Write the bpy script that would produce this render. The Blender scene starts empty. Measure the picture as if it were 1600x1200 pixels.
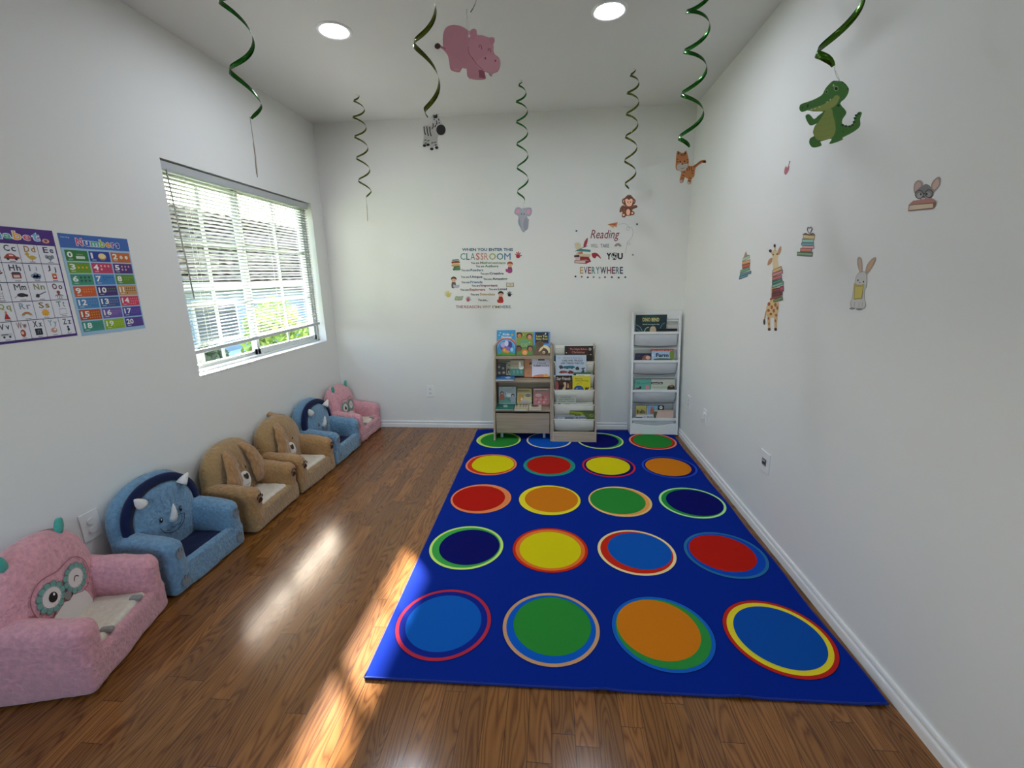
import bpy, bmesh, math, random
from mathutils import Vector, Matrix, noise, geometry
random.seed(7)
S = bpy.context.scene
COL = S.collection
R = math.radians
PI = math.pi

# ---------------------------------------------------------------- camera
F_PX, PITCH, YAW, ROLL = 695.6468, .2331, .0922, -.0198      # focal length in pixels of a 1600 px wide frame
EYE = Vector((0, 0, 1.41))
_cy, _sy = math.cos(YAW), math.sin(YAW)
FWD = Vector((-_sy*math.cos(PITCH), _cy*math.cos(PITCH), -math.sin(PITCH)))
_r = Vector((_cy, _sy, 0)); _u = _r.cross(FWD)
RGT = _r*math.cos(ROLL) + _u*math.sin(ROLL); UPV = -_r*math.sin(ROLL) + _u*math.cos(ROLL)
cam = bpy.data.cameras.new('camera'); camo = bpy.data.objects.new('camera', cam); COL.objects.link(camo)
cam.sensor_width = 36; cam.lens = F_PX/1600*36; cam.clip_start = .02; cam.clip_end = 200
m = Matrix((RGT, UPV, -FWD)).transposed().to_4x4(); m.translation = EYE
camo.matrix_world = m
S.camera = camo
# ---------------------------------------------------------------- view, sky, sun
S.view_settings.view_transform = 'Standard'; S.view_settings.look = 'None'
S.view_settings.gamma = 1; S.view_settings.use_curve_mapping = False
S.view_settings.exposure = 1.1
W = bpy.data.worlds.new('sky'); S.world = W; W.use_nodes = True
nt = W.node_tree; nt.nodes.clear()
sk = nt.nodes.new('ShaderNodeTexSky'); sk.sky_type = 'NISHITA'; sk.sun_disc = False
sk.sun_elevation = R(23.4); sk.sun_rotation = R(-38); sk.air_density = 1.2; sk.dust_density = 2.5
bg = nt.nodes.new('ShaderNodeBackground'); bg.inputs[1].default_value = 1.0
wo = nt.nodes.new('ShaderNodeOutputWorld')
nt.links.new(sk.outputs[0], bg.inputs[0]); nt.links.new(bg.outputs[0], wo.inputs[0])
sun = bpy.data.lights.new('sun', 'SUN'); sun.energy = 24; sun.angle = R(1.6); sun.color = (1, .98, .96)
suno = bpy.data.objects.new('sun', sun); COL.objects.link(suno)
suno.rotation_euler = Vector((1, -1.27, -.70)).to_track_quat('-Z', 'Y').to_euler()
suno.location = (-6, 8, 6)

XL, XR, YB, YN, ZC = -2.056, 1.150, 4.083, -1.7, 2.7364      # the room
WY0, WY1, WZ0, WZ1 = 2.380, 3.893, .884, 2.064               # window in the left wall
WT = .15
def portal(loc, rot, sx, sy):
    l = bpy.data.lights.new('sky_portal', 'AREA'); l.shape = 'RECTANGLE'; l.size = sx; l.size_y = sy; l.energy = 1
    l.cycles.is_portal = True
    o = bpy.data.objects.new('sky_portal', l); COL.objects.link(o); o.location = loc; o.rotation_euler = rot
portal((XL-WT-.03, (WY0+WY1)/2, (WZ0+WZ1)/2), (0, R(-90), 0), WZ1-WZ0, WY1-WY0)
portal((-.35, YN-WT-.02, 1.5), (R(90), 0, 0), 1.6, 1.2)

# ---------------------------------------------------------------- materials
def lin(h):
    h = h.lstrip('#'); o = []
    for i in (0, 2, 4):
        c = int(h[i:i+2], 16)/255
        o.append(c/12.92 if c <= .04045 else ((c+.055)/1.055)**2.4)
    return (*o, 1)
MC = {}
def mat(hexc, rough=.6, metal=0, spec=.5, sheen=0, emit=0, name=None):
    k = (hexc, rough, metal, spec, sheen, emit)
    if k in MC: return MC[k]
    mt = bpy.data.materials.new(name or 'paint_'+hexc.lstrip('#')); mt.use_nodes = True
    b = mt.node_tree.nodes['Principled BSDF']; i = b.inputs
    i['Base Color'].default_value = lin(hexc); i['Roughness'].default_value = rough; i['Metallic'].default_value = metal
    i['Specular IOR Level'].default_value = spec
    if sheen: i['Sheen Weight'].default_value = sheen; i['Sheen Roughness'].default_value = .4
    if emit: i['Emission Color'].default_value = lin(hexc); i['Emission Strength'].default_value = emit
    MC[k] = mt
    return mt
def N(mt): return mt.node_tree.nodes, mt.node_tree.links, mt.node_tree.nodes['Principled BSDF']
def bumpy(hexc, scale, strength, dist=.002, rough=.9, sheen=0, detail=4, vary=.0, stretch=(1, 1, 1), name='fabric', spec=.3):
    mt = bpy.data.materials.new(name); mt.use_nodes = True
    n, l, b = N(mt)
    b.inputs['Roughness'].default_value = rough; b.inputs['Sheen Weight'].default_value = sheen
    b.inputs['Specular IOR Level'].default_value = spec
    tc = n.new('ShaderNodeTexCoord'); mp = n.new('ShaderNodeMapping'); mp.inputs['Scale'].default_value = stretch
    l.new(tc.outputs['Object'], mp.inputs[0])
    nz = n.new('ShaderNodeTexNoise'); nz.inputs['Scale'].default_value = scale; nz.inputs['Detail'].default_value = detail
    l.new(mp.outputs[0], nz.inputs['Vector'])
    bp = n.new('ShaderNodeBump'); bp.inputs['Strength'].default_value = strength; bp.inputs['Distance'].default_value = dist
    l.new(nz.outputs[0], bp.inputs['Height']); l.new(bp.outputs[0], b.inputs['Normal'])
    c = lin(hexc)
    mx = n.new('ShaderNodeMix'); mx.data_type = 'RGBA'
    mx.inputs[6].default_value = tuple(v*(1-vary) for v in c[:3])+(1,); mx.inputs[7].default_value = tuple(min(1, v*(1+vary)) for v in c[:3])+(1,)
    rp = n.new('ShaderNodeMapRange'); rp.inputs[1].default_value = .35; rp.inputs[2].default_value = .65
    l.new(nz.outputs[0], rp.inputs[0]); l.new(rp.outputs[0], mx.inputs[0]); l.new(mx.outputs[2], b.inputs['Base Color'])
    return mt
WALL = bumpy('ebebe7', 160, .12, .0006, .75, name='wall_paint', vary=.0)
CEIL = bumpy('e4e4e0', 130, .12, .0006, .85, name='ceiling_paint')
WHITE = mat('f1f1ef', .35, name='white_trim_paint')
VINYL = mat('c2c6c4', .4, name='white_vinyl')
def wood(hexa, hexb, name, axis=0, scale=1.0, rough=.5):
    mt = bpy.data.materials.new(name); mt.use_nodes = True; n, l, b = N(mt)
    b.inputs['Roughness'].default_value = rough
    tc = n.new('ShaderNodeTexCoord'); mp = n.new('ShaderNodeMapping')
    s = [42*scale]*3; s[axis] = 2.2*scale; mp.inputs['Scale'].default_value = s
    l.new(tc.outputs['Object'], mp.inputs[0])
    nz = n.new('ShaderNodeTexNoise'); nz.inputs['Scale'].default_value = 1; nz.inputs['Detail'].default_value = 5; nz.inputs['Distortion'].default_value = .6
    l.new(mp.outputs[0], nz.inputs['Vector'])
    cr = n.new('ShaderNodeValToRGB'); cr.color_ramp.elements[0].position = .3; cr.color_ramp.elements[1].position = .7
    cr.color_ramp.elements[0].color = lin(hexa); cr.color_ramp.elements[1].color = lin(hexb)
    l.new(nz.outputs[0], cr.inputs[0]); l.new(cr.outputs[0], b.inputs['Base Color'])
    return mt
def floor_mat():
    mt = bpy.data.materials.new('oak_plank_floor'); mt.use_nodes = True; n, l, b = N(mt)
    def math_(op, a, c=None):
        q = n.new('ShaderNodeMath'); q.operation = op
        for k, v in enumerate((a, c)):
            if v is None: continue
            if isinstance(v, (int, float)): q.inputs[k].default_value = v
            else: l.new(v, q.inputs[k])
        return q.outputs[0]
    tc = n.new('ShaderNodeTexCoord'); sp = n.new('ShaderNodeSeparateXYZ'); l.new(tc.outputs['Object'], sp.inputs[0])
    cb = n.new('ShaderNodeCombineXYZ'); l.new(sp.outputs[1], cb.inputs[0]); l.new(sp.outputs[0], cb.inputs[1])
    # row index and random shift of the rows, planks run along Y
    row = math_('FLOOR', math_('DIVIDE', sp.outputs[0], .0745))
    wn = n.new('ShaderNodeTexWhiteNoise'); wn.noise_dimensions = '1D'; l.new(row, wn.inputs['W'])
    ys = math_('ADD', sp.outputs[1], math_('MULTIPLY', wn.outputs[0], 3.7))
    seg = math_('FLOOR', math_('DIVIDE', ys, .82))
    idx = math_('ADD', math_('MULTIPLY', row, 17.31), math_('MULTIPLY', seg, 5.77))
    w2 = n.new('ShaderNodeTexWhiteNoise'); w2.noise_dimensions = '1D'; l.new(idx, w2.inputs['W'])
    rnd = w2.outputs[0]
    # seams
    fx = math_('FRACT', math_('DIVIDE', sp.outputs[0], .0745)); fy = math_('FRACT', math_('DIVIDE', ys, .82))
    dx = math_('MULTIPLY', math_('MINIMUM', fx, math_('SUBTRACT', 1, fx)), .0745)
    dy = math_('MULTIPLY', math_('MINIMUM', fy, math_('SUBTRACT', 1, fy)), .82)
    d = math_('MINIMUM', dx, dy)
    seam = n.new('ShaderNodeMapRange'); seam.inputs[1].default_value = .0003; seam.inputs[2].default_value = .0013; l.new(d, seam.inputs[0])
    # grain
    c2 = n.new('ShaderNodeCombineXYZ'); l.new(math_('ADD', sp.outputs[0], math_('MULTIPLY', rnd, 9)), c2.inputs[0])
    l.new(math_('MULTIPLY', ys, .11), c2.inputs[1]); l.new(math_('MULTIPLY', rnd, 31), c2.inputs[2])
    nz = n.new('ShaderNodeTexNoise'); nz.inputs['Scale'].default_value = 9; nz.inputs['Detail'].default_value = 2; l.new(c2.outputs[0], nz.inputs['Vector'])
    rings = math_('FRACT', math_('MULTIPLY', nz.outputs[0], 26))
    rings = math_('ABSOLUTE', math_('SUBTRACT', math_('MULTIPLY', rings, 2), 1))
    c3 = n.new('ShaderNodeCombineXYZ'); l.new(math_('MULTIPLY', sp.outputs[0], 1), c3.inputs[0]); l.new(math_('MULTIPLY', ys, .03), c3.inputs[1]); l.new(rnd, c3.inputs[2])
    nf = n.new('ShaderNodeTexNoise'); nf.inputs['Scale'].default_value = 420; nf.inputs['Detail'].default_value = 3; l.new(c3.outputs[0], nf.inputs['Vector'])
    g = math_('ADD', math_('MULTIPLY', math_('POWER', rings, 1.6), .62), math_('MULTIPLY', nf.outputs[0], .5))
    cr = n.new('ShaderNodeValToRGB'); e = cr.color_ramp.elements
    e[0].position = .2; e[0].color = lin('92602e'); e[1].position = .95; e[1].color = lin('603412')
    x = e.new(.6); x.color = lin('7f4f22')
    l.new(g, cr.inputs[0])
    hs = n.new('ShaderNodeHueSaturation'); l.new(cr.outputs[0], hs.inputs['Color'])
    v = n.new('ShaderNodeMapRange'); v.inputs[3].default_value = .80; v.inputs[4].default_value = 1.22; l.new(rnd, v.inputs[0]); l.new(v.outputs[0], hs.inputs['Value'])
    mx = n.new('ShaderNodeMix'); mx.data_type = 'RGBA'; mx.inputs[6].default_value = lin('2c170c'); l.new(seam.outputs[0], mx.inputs[0]); l.new(hs.outputs[0], mx.inputs[7])
    l.new(mx.outputs[2], b.inputs['Base Color'])
    b.inputs['Roughness'].default_value = .18; b.inputs['Specular IOR Level'].default_value = .5
    hgt = math_('ADD', math_('MULTIPLY', seam.outputs[0], .04), math_('MULTIPLY', g, -.18))
    low = n.new('ShaderNodeTexNoise'); low.inputs['Scale'].default_value = 7; l.new(tc.outputs['Object'], low.inputs['Vector'])
    hgt = math_('ADD', hgt, math_('MULTIPLY', low.outputs[0], 1.6))
    bp = n.new('ShaderNodeBump'); bp.inputs['Strength'].default_value = .3; bp.inputs['Distance'].default_value = .0012
    l.new(hgt, bp.inputs['Height']); l.new(bp.outputs[0], b.inputs['Normal'])
    return mt

# ---------------------------------------------------------------- object helpers
def link(name, me, parent=None):
    o = bpy.data.objects.new(name, me); COL.objects.link(o)
    if parent is not None: o.parent = parent
    return o
def tag(o, label=None, cat=None, group=None, kind=None):
    if label: o['label'] = label
    if cat: o['category'] = cat
    if group: o['group'] = group
    if kind: o['kind'] = kind
    return o
def thing(name, label, cat, loc=(0, 0, 0), rz=0, group=None):
    o = link(name, None); o.location = loc; o.rotation_euler = (0, 0, rz)
    o.empty_display_size = .1
    return tag(o, label, cat, group)
class MB:
    def __init__(s): s.v = []; s.f = []; s.m = []; s.mats = []; s.sm = []
    def mi(s, mt):
        if mt not in s.mats: s.mats.append(mt)
        return s.mats.index(mt)
    def add(s, vs, fs, mt=None, smooth=False):
        k = len(s.v); s.v += [tuple(x) for x in vs]; i = s.mi(mt) if mt else 0
        for f in fs: s.f.append([k+q for q in f]); s.m.append(i); s.sm.append(smooth)
    def box(s, x0, x1, y0, y1, z0, z1, mt=None):
        x0, x1 = min(x0, x1), max(x0, x1); y0, y1 = min(y0, y1), max(y0, y1); z0, z1 = min(z0, z1), max(z0, z1)
        s.add([(x0, y0, z0), (x1, y0, z0), (x1, y1, z0), (x0, y1, z0), (x0, y0, z1), (x1, y0, z1), (x1, y1, z1), (x0, y1, z1)],
              [(0, 3, 2, 1), (4, 5, 6, 7), (0, 1, 5, 4), (1, 2, 6, 5), (2, 3, 7, 6), (3, 0, 4, 7)], mt)
    def prism(s, pts, fn, h0, h1, mt=None):          # pts 2D, fn(u,v,h)->3D
        n = len(pts); tri = geometry.tessellate_polygon([[Vector((p[0], p[1], 0)) for p in pts]])
        vs = [fn(u, v, h0) for u, v in pts]+[fn(u, v, h1) for u, v in pts]
        fs = [tuple(t) for t in tri]+[tuple(n+q for q in reversed(t)) for t in tri]+[(i, (i+1) % n, n+(i+1) % n, n+i) for i in range(n)]
        s.add(vs, fs, mt)
    def tube(s, pts, rad, mt=None, seg=8, cap=True, smooth=True):
        pts = [Vector(p) for p in pts]; n = len(pts)
        rr = rad if isinstance(rad, (list, tuple)) else [rad]*n
        vs = []; prev = None
        for i, p in enumerate(pts):
            t = (pts[min(i+1, n-1)]-pts[max(i-1, 0)]).normalized()
            if prev is None: a = t.orthogonal().normalized()
            else: a = (prev-t*prev.dot(t)).normalized()
            prev = a; b = t.cross(a)
            for k in range(seg):
                q = 2*PI*k/seg; vs.append(p+(a*math.cos(q)+b*math.sin(q))*rr[i])
        fs = [(i*seg+k, i*seg+(k+1) % seg, (i+1)*seg+(k+1) % seg, (i+1)*seg+k) for i in range(n-1) for k in range(seg)]
        if cap: fs += [tuple(range(seg-1, -1, -1)), tuple((n-1)*seg+k for k in range(seg))]
        s.add(vs, fs, mt, smooth)
    def build(s, name, mt=None, parent=None, bevel=0, fixn=True):
        me = bpy.data.meshes.new(name); me.from_pydata(s.v, [], s.f)
        if mt and not s.mats: s.mats = [mt]
        for x in s.mats: me.materials.append(x)
        for p, i, q in zip(me.polygons, s.m, s.sm): p.material_index = i; p.use_smooth = q
        if fixn:
            bm = bmesh.new(); bm.from_mesh(me); bmesh.ops.recalc_face_normals(bm, faces=bm.faces); bm.to_mesh(me); bm.free()
        me.update()
        o = link(name, me, parent)
        if bevel:
            b = o.modifiers.new('bevel', 'BEVEL'); b.width = bevel; b.segments = 2; b.limit_method = 'ANGLE'; b.angle_limit = R(40)
        return o
def boxo(name, x0, x1, y0, y1, z0, z1, mt, parent=None, bevel=0):
    b = MB(); b.box(x0, x1, y0, y1, z0, z1, mt); return b.build(name, mt, parent, bevel)
def rbox(c, h, r, mt, name, parent, dens=.012, amp=0, fscale=12, fn=None):
    """cushion-like rounded box with a little lumpy surface"""
    bm = bmesh.new(); r = min(r, *[q*.98 for q in h])
    def samples(hh):
        k = max(2, int(2*(hh-r)/dens)); a = [-(hh-r)+2*(hh-r)*i/k for i in range(k+1)]
        e = [(hh-r)+r*t for t in (.15, .33, .55, .78, 1)]
        return [-x for x in reversed(e)]+a+e
    ss = [samples(q) for q in h]
    for ax in range(3):
        u, w = (ax+1) % 3, (ax+2) % 3
        for sg in (-1, 1):
            gr = []
            for a in ss[u]:
                rw = []
                for b in ss[w]:
                    p = [0, 0, 0]; p[ax] = sg*h[ax]; p[u] = a; p[w] = b
                    q = [max(-(h[k]-r), min(h[k]-r, p[k])) for k in range(3)]
                    d = Vector([p[k]-q[k] for k in range(3)])
                    if d.length > 1e-9: d = d.normalized()*r
                    rw.append(bm.verts.new(Vector(q)+d+Vector(c)))
                gr.append(rw)
            for i in range(len(gr)-1):
                for j in range(len(gr[0])-1):
                    try: bm.faces.new((gr[i][j], gr[i+1][j], gr[i+1][j+1], gr[i][j+1]))
                    except ValueError: pass
    bmesh.ops.remove_doubles(bm, verts=bm.verts, dist=1e-5)
    bmesh.ops.recalc_face_normals(bm, faces=bm.faces); bm.normal_update()
    off = random.random()*50
    for v in bm.verts:
        if amp: v.co += v.normal*(noise.noise(v.co*fscale+Vector((off, 0, 0)))*amp+noise.noise(v.co*fscale*4)*amp*.3)
    if fn:
        for v in bm.verts: v.co = fn(v.co)
    me = bpy.data.meshes.new(name); bm.to_mesh(me); bm.free()
    for p in me.polygons: p.use_smooth = True
    me.materials.append(mt)
    return link(name, me, parent)

# -- lettering: glyph shapes of the built-in font, flattened to a mesh
TC = {}
def glyphs(s, bold=0.0, spacing=1.0):
    k = (s, bold, spacing)
    if k in TC: return TC[k]
    cu = bpy.data.curves.new('lettering', 'FONT'); cu.body = s; cu.offset = bold; cu.resolution_u = 2; cu.fill_mode = 'FRONT'; cu.space_character = spacing
    o = bpy.data.objects.new('lettering', cu); COL.objects.link(o)
    me = bpy.data.meshes.new_from_object(o)
    vs = [(v.co.x, v.co.y) for v in me.vertices]; fs = [tuple(p.vertices) for p in me.polygons]
    bpy.data.objects.remove(o); bpy.data.meshes.remove(me); bpy.data.curves.remove(cu)
    x0 = min(v[0] for v in vs); x1 = max(v[0] for v in vs); y0 = min(v[1] for v in vs); y1 = max(v[1] for v in vs)
    vs = [((x-x0)/(x1-x0), (y-y0)/max(1e-6, y1-y0)) for x, y in vs]
    TC[k] = (vs, fs); return TC[k]
def smooth_pts(pts, k=4, closed=True):
    n = len(pts); out = []
    rng = range(n) if closed else range(n-1)
    for i in rng:
        g = (lambda j: pts[j % n]) if closed else (lambda j: pts[max(0, min(n-1, j))])
        p0, p1, p2, p3 = g(i-1), g(i), g(i+1), g(i+2)
        for q in range(k):
            t = q/k
            out.append(tuple(.5*((2*p1[a])+(-p0[a]+p2[a])*t+(2*p0[a]-5*p1[a]+4*p2[a]-p3[a])*t*t+(-p0[a]+3*p1[a]-3*p2[a]+p3[a])*t**3) for a in (0, 1)))
    if not closed: out.append(tuple(pts[-1]))
    return out
class Art:
    """flat coloured shapes in (u,v), laid on a surface; down=True when v grows downwards"""
    def __init__(s, down=False, dz=.00018, rough=.55): s.it = []; s.down = down; s.dz = dz; s.l = 1; s.rough = rough
    def poly(s, pts, col, l=None):
        if l is None: l = s.l; s.l += .25
        tri = geometry.tessellate_polygon([[Vector((p[0], p[1], 0)) for p in pts]])
        s.it.append((list(pts), [tuple(t) for t in tri], col, l)); return s
    def blob(s, pts, col, l=None, k=4): return s.poly(smooth_pts(pts, k), col, l)
    def rect(s, x0, y0, x1, y1, col, l=None): return s.poly([(x0, y0), (x1, y0), (x1, y1), (x0, y1)], col, l)
    def ell(s, cx, cy, rx, ry, col, l=None, rot=0, n=20, a0=0, a1=360):
        c, q = math.cos(R(rot)), math.sin(R(rot)); full = a1-a0 >= 360
        P = []
        for i in range(n if full else n+1):
            t = R(a0+(a1-a0)*i/n); x, y = rx*math.cos(t), ry*math.sin(t); P.append((cx+x*c-y*q, cy+x*q+y*c))
        return s.poly(P, col, l)
    def stroke(s, pts, w, col, l=None, closed=False, sm=0):
        if sm: pts = smooth_pts(pts, sm, closed)
        if l is None: l = s.l; s.l += .25
        n = len(pts); vs = []; fs = []
        for i in range(n):
            a = pts[(i-1) % n] if closed else pts[max(0, i-1)]; b = pts[(i+1) % n] if closed else pts[min(n-1, i+1)]
            dx, dy = b[0]-a[0], b[1]-a[1]; q = math.hypot(dx, dy) or 1
            nx, ny = -dy/q*w/2, dx/q*w/2
            vs += [(pts[i][0]+nx, pts[i][1]+ny), (pts[i][0]-nx, pts[i][1]-ny)]
        for i in range(n if closed else n-1):
            j = (i+1) % n; fs.append((2*i, 2*i+1, 2*j+1, 2*j))
        s.it.append((vs, fs, col, l)); return s
    def ring(s, cx, cy, r, w, col, l=None, n=20, a0=0, a1=360, ry=None):
        ry = ry or r
        full = a1-a0 >= 360
        return s.stroke([(cx+r*math.cos(R(a0+(a1-a0)*i/n)), cy+ry*math.sin(R(a0+(a1-a0)*i/n))) for i in range(n if full else n+1)], w, col, l, full)
    def text(s, t, x0, y0, x1, y1, col, l=None, bold=0, skew=0, spacing=1, rise=0):
        if l is None: l = s.l; s.l += .25
        vs, fs = glyphs(t, bold, spacing)
        if s.down: P = [(x0+a*(x1-x0)+skew*b*(y1-y0), y1-b*(y1-y0)-rise*a) for a, b in vs]
        else: P = [(x0+a*(x1-x0)+skew*b*(y1-y0), y0+b*(y1-y0)+rise*a) for a, b in vs]
        s.it.append((P, fs, col, l)); return s
    def build(s, name, frame, parent=None, h0=0, mats=None):
        mb = MB()
        for P, fs, col, l in s.it:
            mb.add([frame(u, v, h0+l*s.dz) for u, v in P], fs, mats(col) if mats else mat(col, s.rough))
        return mb.build(name, None, parent, fixn=False)

# -- planes of the place, and the point where a line of sight from the eye meets them
def sight(px, py, p0, n):
    d = RGT*(px-800)/F_PX - UPV*(py-600)/F_PX + FWD
    t = (p0-EYE).dot(n)/d.dot(n); return EYE+d*t
def on(p0, n, ox=0, oy=0, s=1, off=.0008):
    p0 = Vector(p0); n = Vector(n).normalized()
    return lambda u, v, h: sight(ox+u/s, oy+v/s, p0, n)+n*(h+off)
BACK = ((0, YB, 0), (0, -1, 0)); RIGHT = ((XR, 0, 0), (-1, 0, 0)); LEFT = ((XL, 0, 0), (1, 0, 0))
# ================================================================ the room
FLOOR = floor_mat()
tag(boxo('floor', XL-WT, XR+WT, YN-WT, YB+WT, -.1, 0, FLOOR), kind='structure')
tag(boxo('ceiling', XL-WT, XR+WT, YN-WT, YB+WT, ZC, ZC+.12, CEIL), kind='structure')
w = MB()
w.box(XL-WT, XL, YN-WT, WY0, 0, ZC); w.box(XL-WT, XL, WY1, YB+WT, 0, ZC)
w.box(XL-WT, XL, WY0, WY1, 0, WZ0); w.box(XL-WT, XL, WY0, WY1, WZ1, ZC)
tag(w.build('wall_left', WALL), kind='structure')
tag(boxo('wall_right', XR, XR+WT, YN-WT, YB+WT, 0, ZC, WALL), kind='structure')
tag(boxo('wall_back', XL, XR, YB, YB+WT, 0, ZC, WALL), kind='structure')
w = MB()                                        # behind the camera, with an opening added for fill daylight
w.box(XL, -1.15, YN-WT, YN, 0, ZC); w.box(.45, XR, YN-WT, YN, 0, ZC); w.box(-1.15, .45, YN-WT, YN, 0, .9); w.box(-1.15, .45, YN-WT, YN, 2.1, ZC)
tag(w.build('wall_near', WALL), kind='structure')
def baseboard(name, a, b, nrm):
    a = Vector(a); b = Vector(b); nrm = Vector(nrm)
    prof = [(0, 0), (.014, 0), (.014, .032), (.0125, .036), (.0065, .038), (.0065, .046), (.0105, .049), (.0115, .056), (.009, .0625), (0, .064)]
    mb = MB(); n = len(prof)
    vs = [a+nrm*p+Vector((0, 0, z)) for p, z in prof]+[b+nrm*p+Vector((0, 0, z)) for p, z in prof]
    mb.add(vs, [(i, (i+1) % n, n+(i+1) % n, n+i) for i in range(n)]+[tuple(range(n)), tuple(range(2*n-1, n-1, -1))])
    return tag(mb.build(name, WHITE), kind='structure')
baseboard('baseboard_left', (XL, YN, 0), (XL, YB, 0), (1, 0, 0))
baseboard('baseboard_back', (XL, YB, 0), (XR, YB, 0), (0, -1, 0))
baseboard('baseboard_right', (XR, YN, 0), (XR, YB, 0), (-1, 0, 0))

# -- window in the left wall: white vinyl slider with grilles
GLASS = bpy.data.materials.new('window_glass'); GLASS.use_nodes = True
n_, l_, b_ = N(GLASS); n_.remove(b_)
tr = n_.new('ShaderNodeBsdfTransparent'); gl = n_.new('ShaderNodeBsdfGlossy'); gl.inputs['Roughness'].default_value = .02
mxs = n_.new('ShaderNodeMixShader'); mxs.inputs[0].default_value = .06
l_.new(tr.outputs[0], mxs.inputs[1]); l_.new(gl.outputs[0], mxs.inputs[2]); l_.new(mxs.outputs[0], n_['Material Output'].inputs[0])
win = link('window_1', None); win.location = (XL, (WY0+WY1)/2, WZ0); tag(win, kind='structure')
cy0 = (WY0+WY1)/2
def wbox(mb, x0, x1, y0, y1, z0, z1): mb.box(x0, x1, y0-cy0, y1-cy0, z0-WZ0, z1-WZ0)
fx0, fx1 = -.14, -.065
mb = MB()
wbox(mb, fx0, fx1, WY0, WY0+.03, WZ0, WZ1); wbox(mb, fx0, fx1, WY1-.03, WY1, WZ0, WZ1)
wbox(mb, fx0, fx1, WY0, WY1, WZ1-.03, WZ1); wbox(mb, fx0, fx1, WY0, WY1, WZ0, WZ0+.022)
mb.build('window_frame', VINYL, win, .003)
tag(boxo('window_sill', -.065, .003, WY0-cy0, WY1-cy0, -.004, .006, WHITE, win, .002))
MY = 3.055
for (a, b, x0, x1) in ((WY0+.028, MY+.02, -.125, -.10), (MY-.025, WY1-.028, -.098, -.073)):
    sm = MB(); zb, zt = WZ0+.02, WZ1-.028; t = .032
    wbox(sm, x0, x1, a, a+t, zb, zt); wbox(sm, x0, x1, b-t, b, zb, zt); wbox(sm, x0, x1, a, b, zb, zb+t+(.012 if x0 > -.1 else -.006)); wbox(sm, x0, x1, a, b, zt-t, zt)
    sash = sm.build('sash', VINYL, win, .002)
    gm = MB(); gx = (x0+x1)/2
    gy = (a+b)/2; wbox(gm, gx-.005, gx+.005, gy-.009, gy+.009, zb+t, zt-t)
    for k in (1, 2): gz = zb+(zt-zb)*k/3; wbox(gm, gx-.004, gx+.004, a+t, b-t, gz-.009, gz+.009)
    gm.build('window_grille', VINYL, sash)
    pm = MB(); wbox(pm, gx-.007, gx-.0055, a+t-.004, b-t+.004, zb+.02, zt-t+.004); pm.build('window_pane', GLASS, sash)
# unseen window behind the camera, added to bring in fill daylight
w2 = link('window_added_fill', None); w2.location = (-.35, YN, .9); tag(w2, kind='structure')
mb = MB()
for x in (-.8, -.03, .74): mb.box(x, x+.06, -.1, -.05, 0, 1.2)
for z in (0, 1.14): mb.box(-.8, .8, -.1, -.05, z, z+.06)
mb.build('window_frame', VINYL, w2)
boxo('window_pane', -.8, .8, -.08, -.077, 0, 1.2, GLASS, w2)

# -- venetian blind in the recess
bl = thing('venetian_blind', 'white aluminium mini blind lowered almost to the sill of the left window', 'blind', (XL-.032, WY0, WZ1))
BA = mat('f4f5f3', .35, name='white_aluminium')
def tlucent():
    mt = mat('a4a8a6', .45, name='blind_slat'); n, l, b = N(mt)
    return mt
by1 = 1.462
boxo('headrail', -.016, .020, .004, by1+.012, -.052, -.008, mat('b9bdbd', .4, name='grey_headrail'), bl, .002)
sl = MB(); NS = 45
for i in range(NS):
    vs = []
    for y in (.006, by1*.25, by1*.5, by1*.75, by1):
        q = y/by1; zt = -.058; zb = -1.030+.030*q
        z = zt+(zb-zt)*(i+.5)/NS
        for k in range(4):
            a = (k/3-.5); vs.append((a*.0245, y, z+.0028*(1-4*a*a)+a*.0245*math.tan(R(17))))
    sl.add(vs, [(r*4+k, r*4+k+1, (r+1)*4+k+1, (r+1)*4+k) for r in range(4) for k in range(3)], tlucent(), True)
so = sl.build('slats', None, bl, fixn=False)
sd = so.modifiers.new('thickness', 'SOLIDIFY'); sd.thickness = .0004
rb = MB(); rb.prism([(-.014, -.011), (.014, -.011), (.014, .011), (-.014, .011)], lambda u, v, h: (u, h, v-1.043+.03*h/by1), .004, by1+.002)
rb.build('bottom_rail', mat('c9cdcc', .35, name='blind_rail'), bl, .003)
cd = MB()
for y in (.17, .57, .93, 1.30):
    for x in (-.0135, .0135): cd.tube([(x, y, -.05), (x, y, -1.035+.03*y/by1)], .0009, seg=5)
cd.build('ladder_cord', mat('e6e8e6', .7), bl)
wd = MB(); wd.tube([(.018, .045, -.045), (.019, .047, -.10), (.021, .075, -.735)], .0038, seg=6); wd.build('tilt_wand', mat('8f9494', .25), bl)

# ================================================================ ceiling lights
def downlight(x, y, label, LAMP=100):
    t = thing('recessed_downlight', label, 'ceiling light', (x, y, ZC), 0, 'recessed ceiling lights')
    mb = MB(); n = 40; prof = [(.095, 0), (.094, -.004), (.086, -.0065), (.074, -.005), (.068, -.001)]
    vs = [(r*math.cos(2*PI*k/n), r*math.sin(2*PI*k/n), z) for r, z in prof for k in range(n)]
    mb.add(vs, [(i*n+k, i*n+(k+1) % n, (i+1)*n+(k+1) % n, (i+1)*n+k) for i in range(4) for k in range(n)], None, True)
    mb.build('trim_ring', WHITE, t)
    mb = MB(); mb.add([(.069*math.cos(2*PI*k/n), .069*math.sin(2*PI*k/n), -.002) for k in range(n)], [tuple(range(n))])
    mb.build('diffuser', mat('e9f1ff', .5, emit=LAMP), t, fixn=False).data.flip_normals()
downlight(-1.18, 2.70, 'lit round recessed ceiling light nearer the window wall')
downlight(.29, 2.70, 'lit round recessed ceiling light to the right of the pink hippo')
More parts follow.
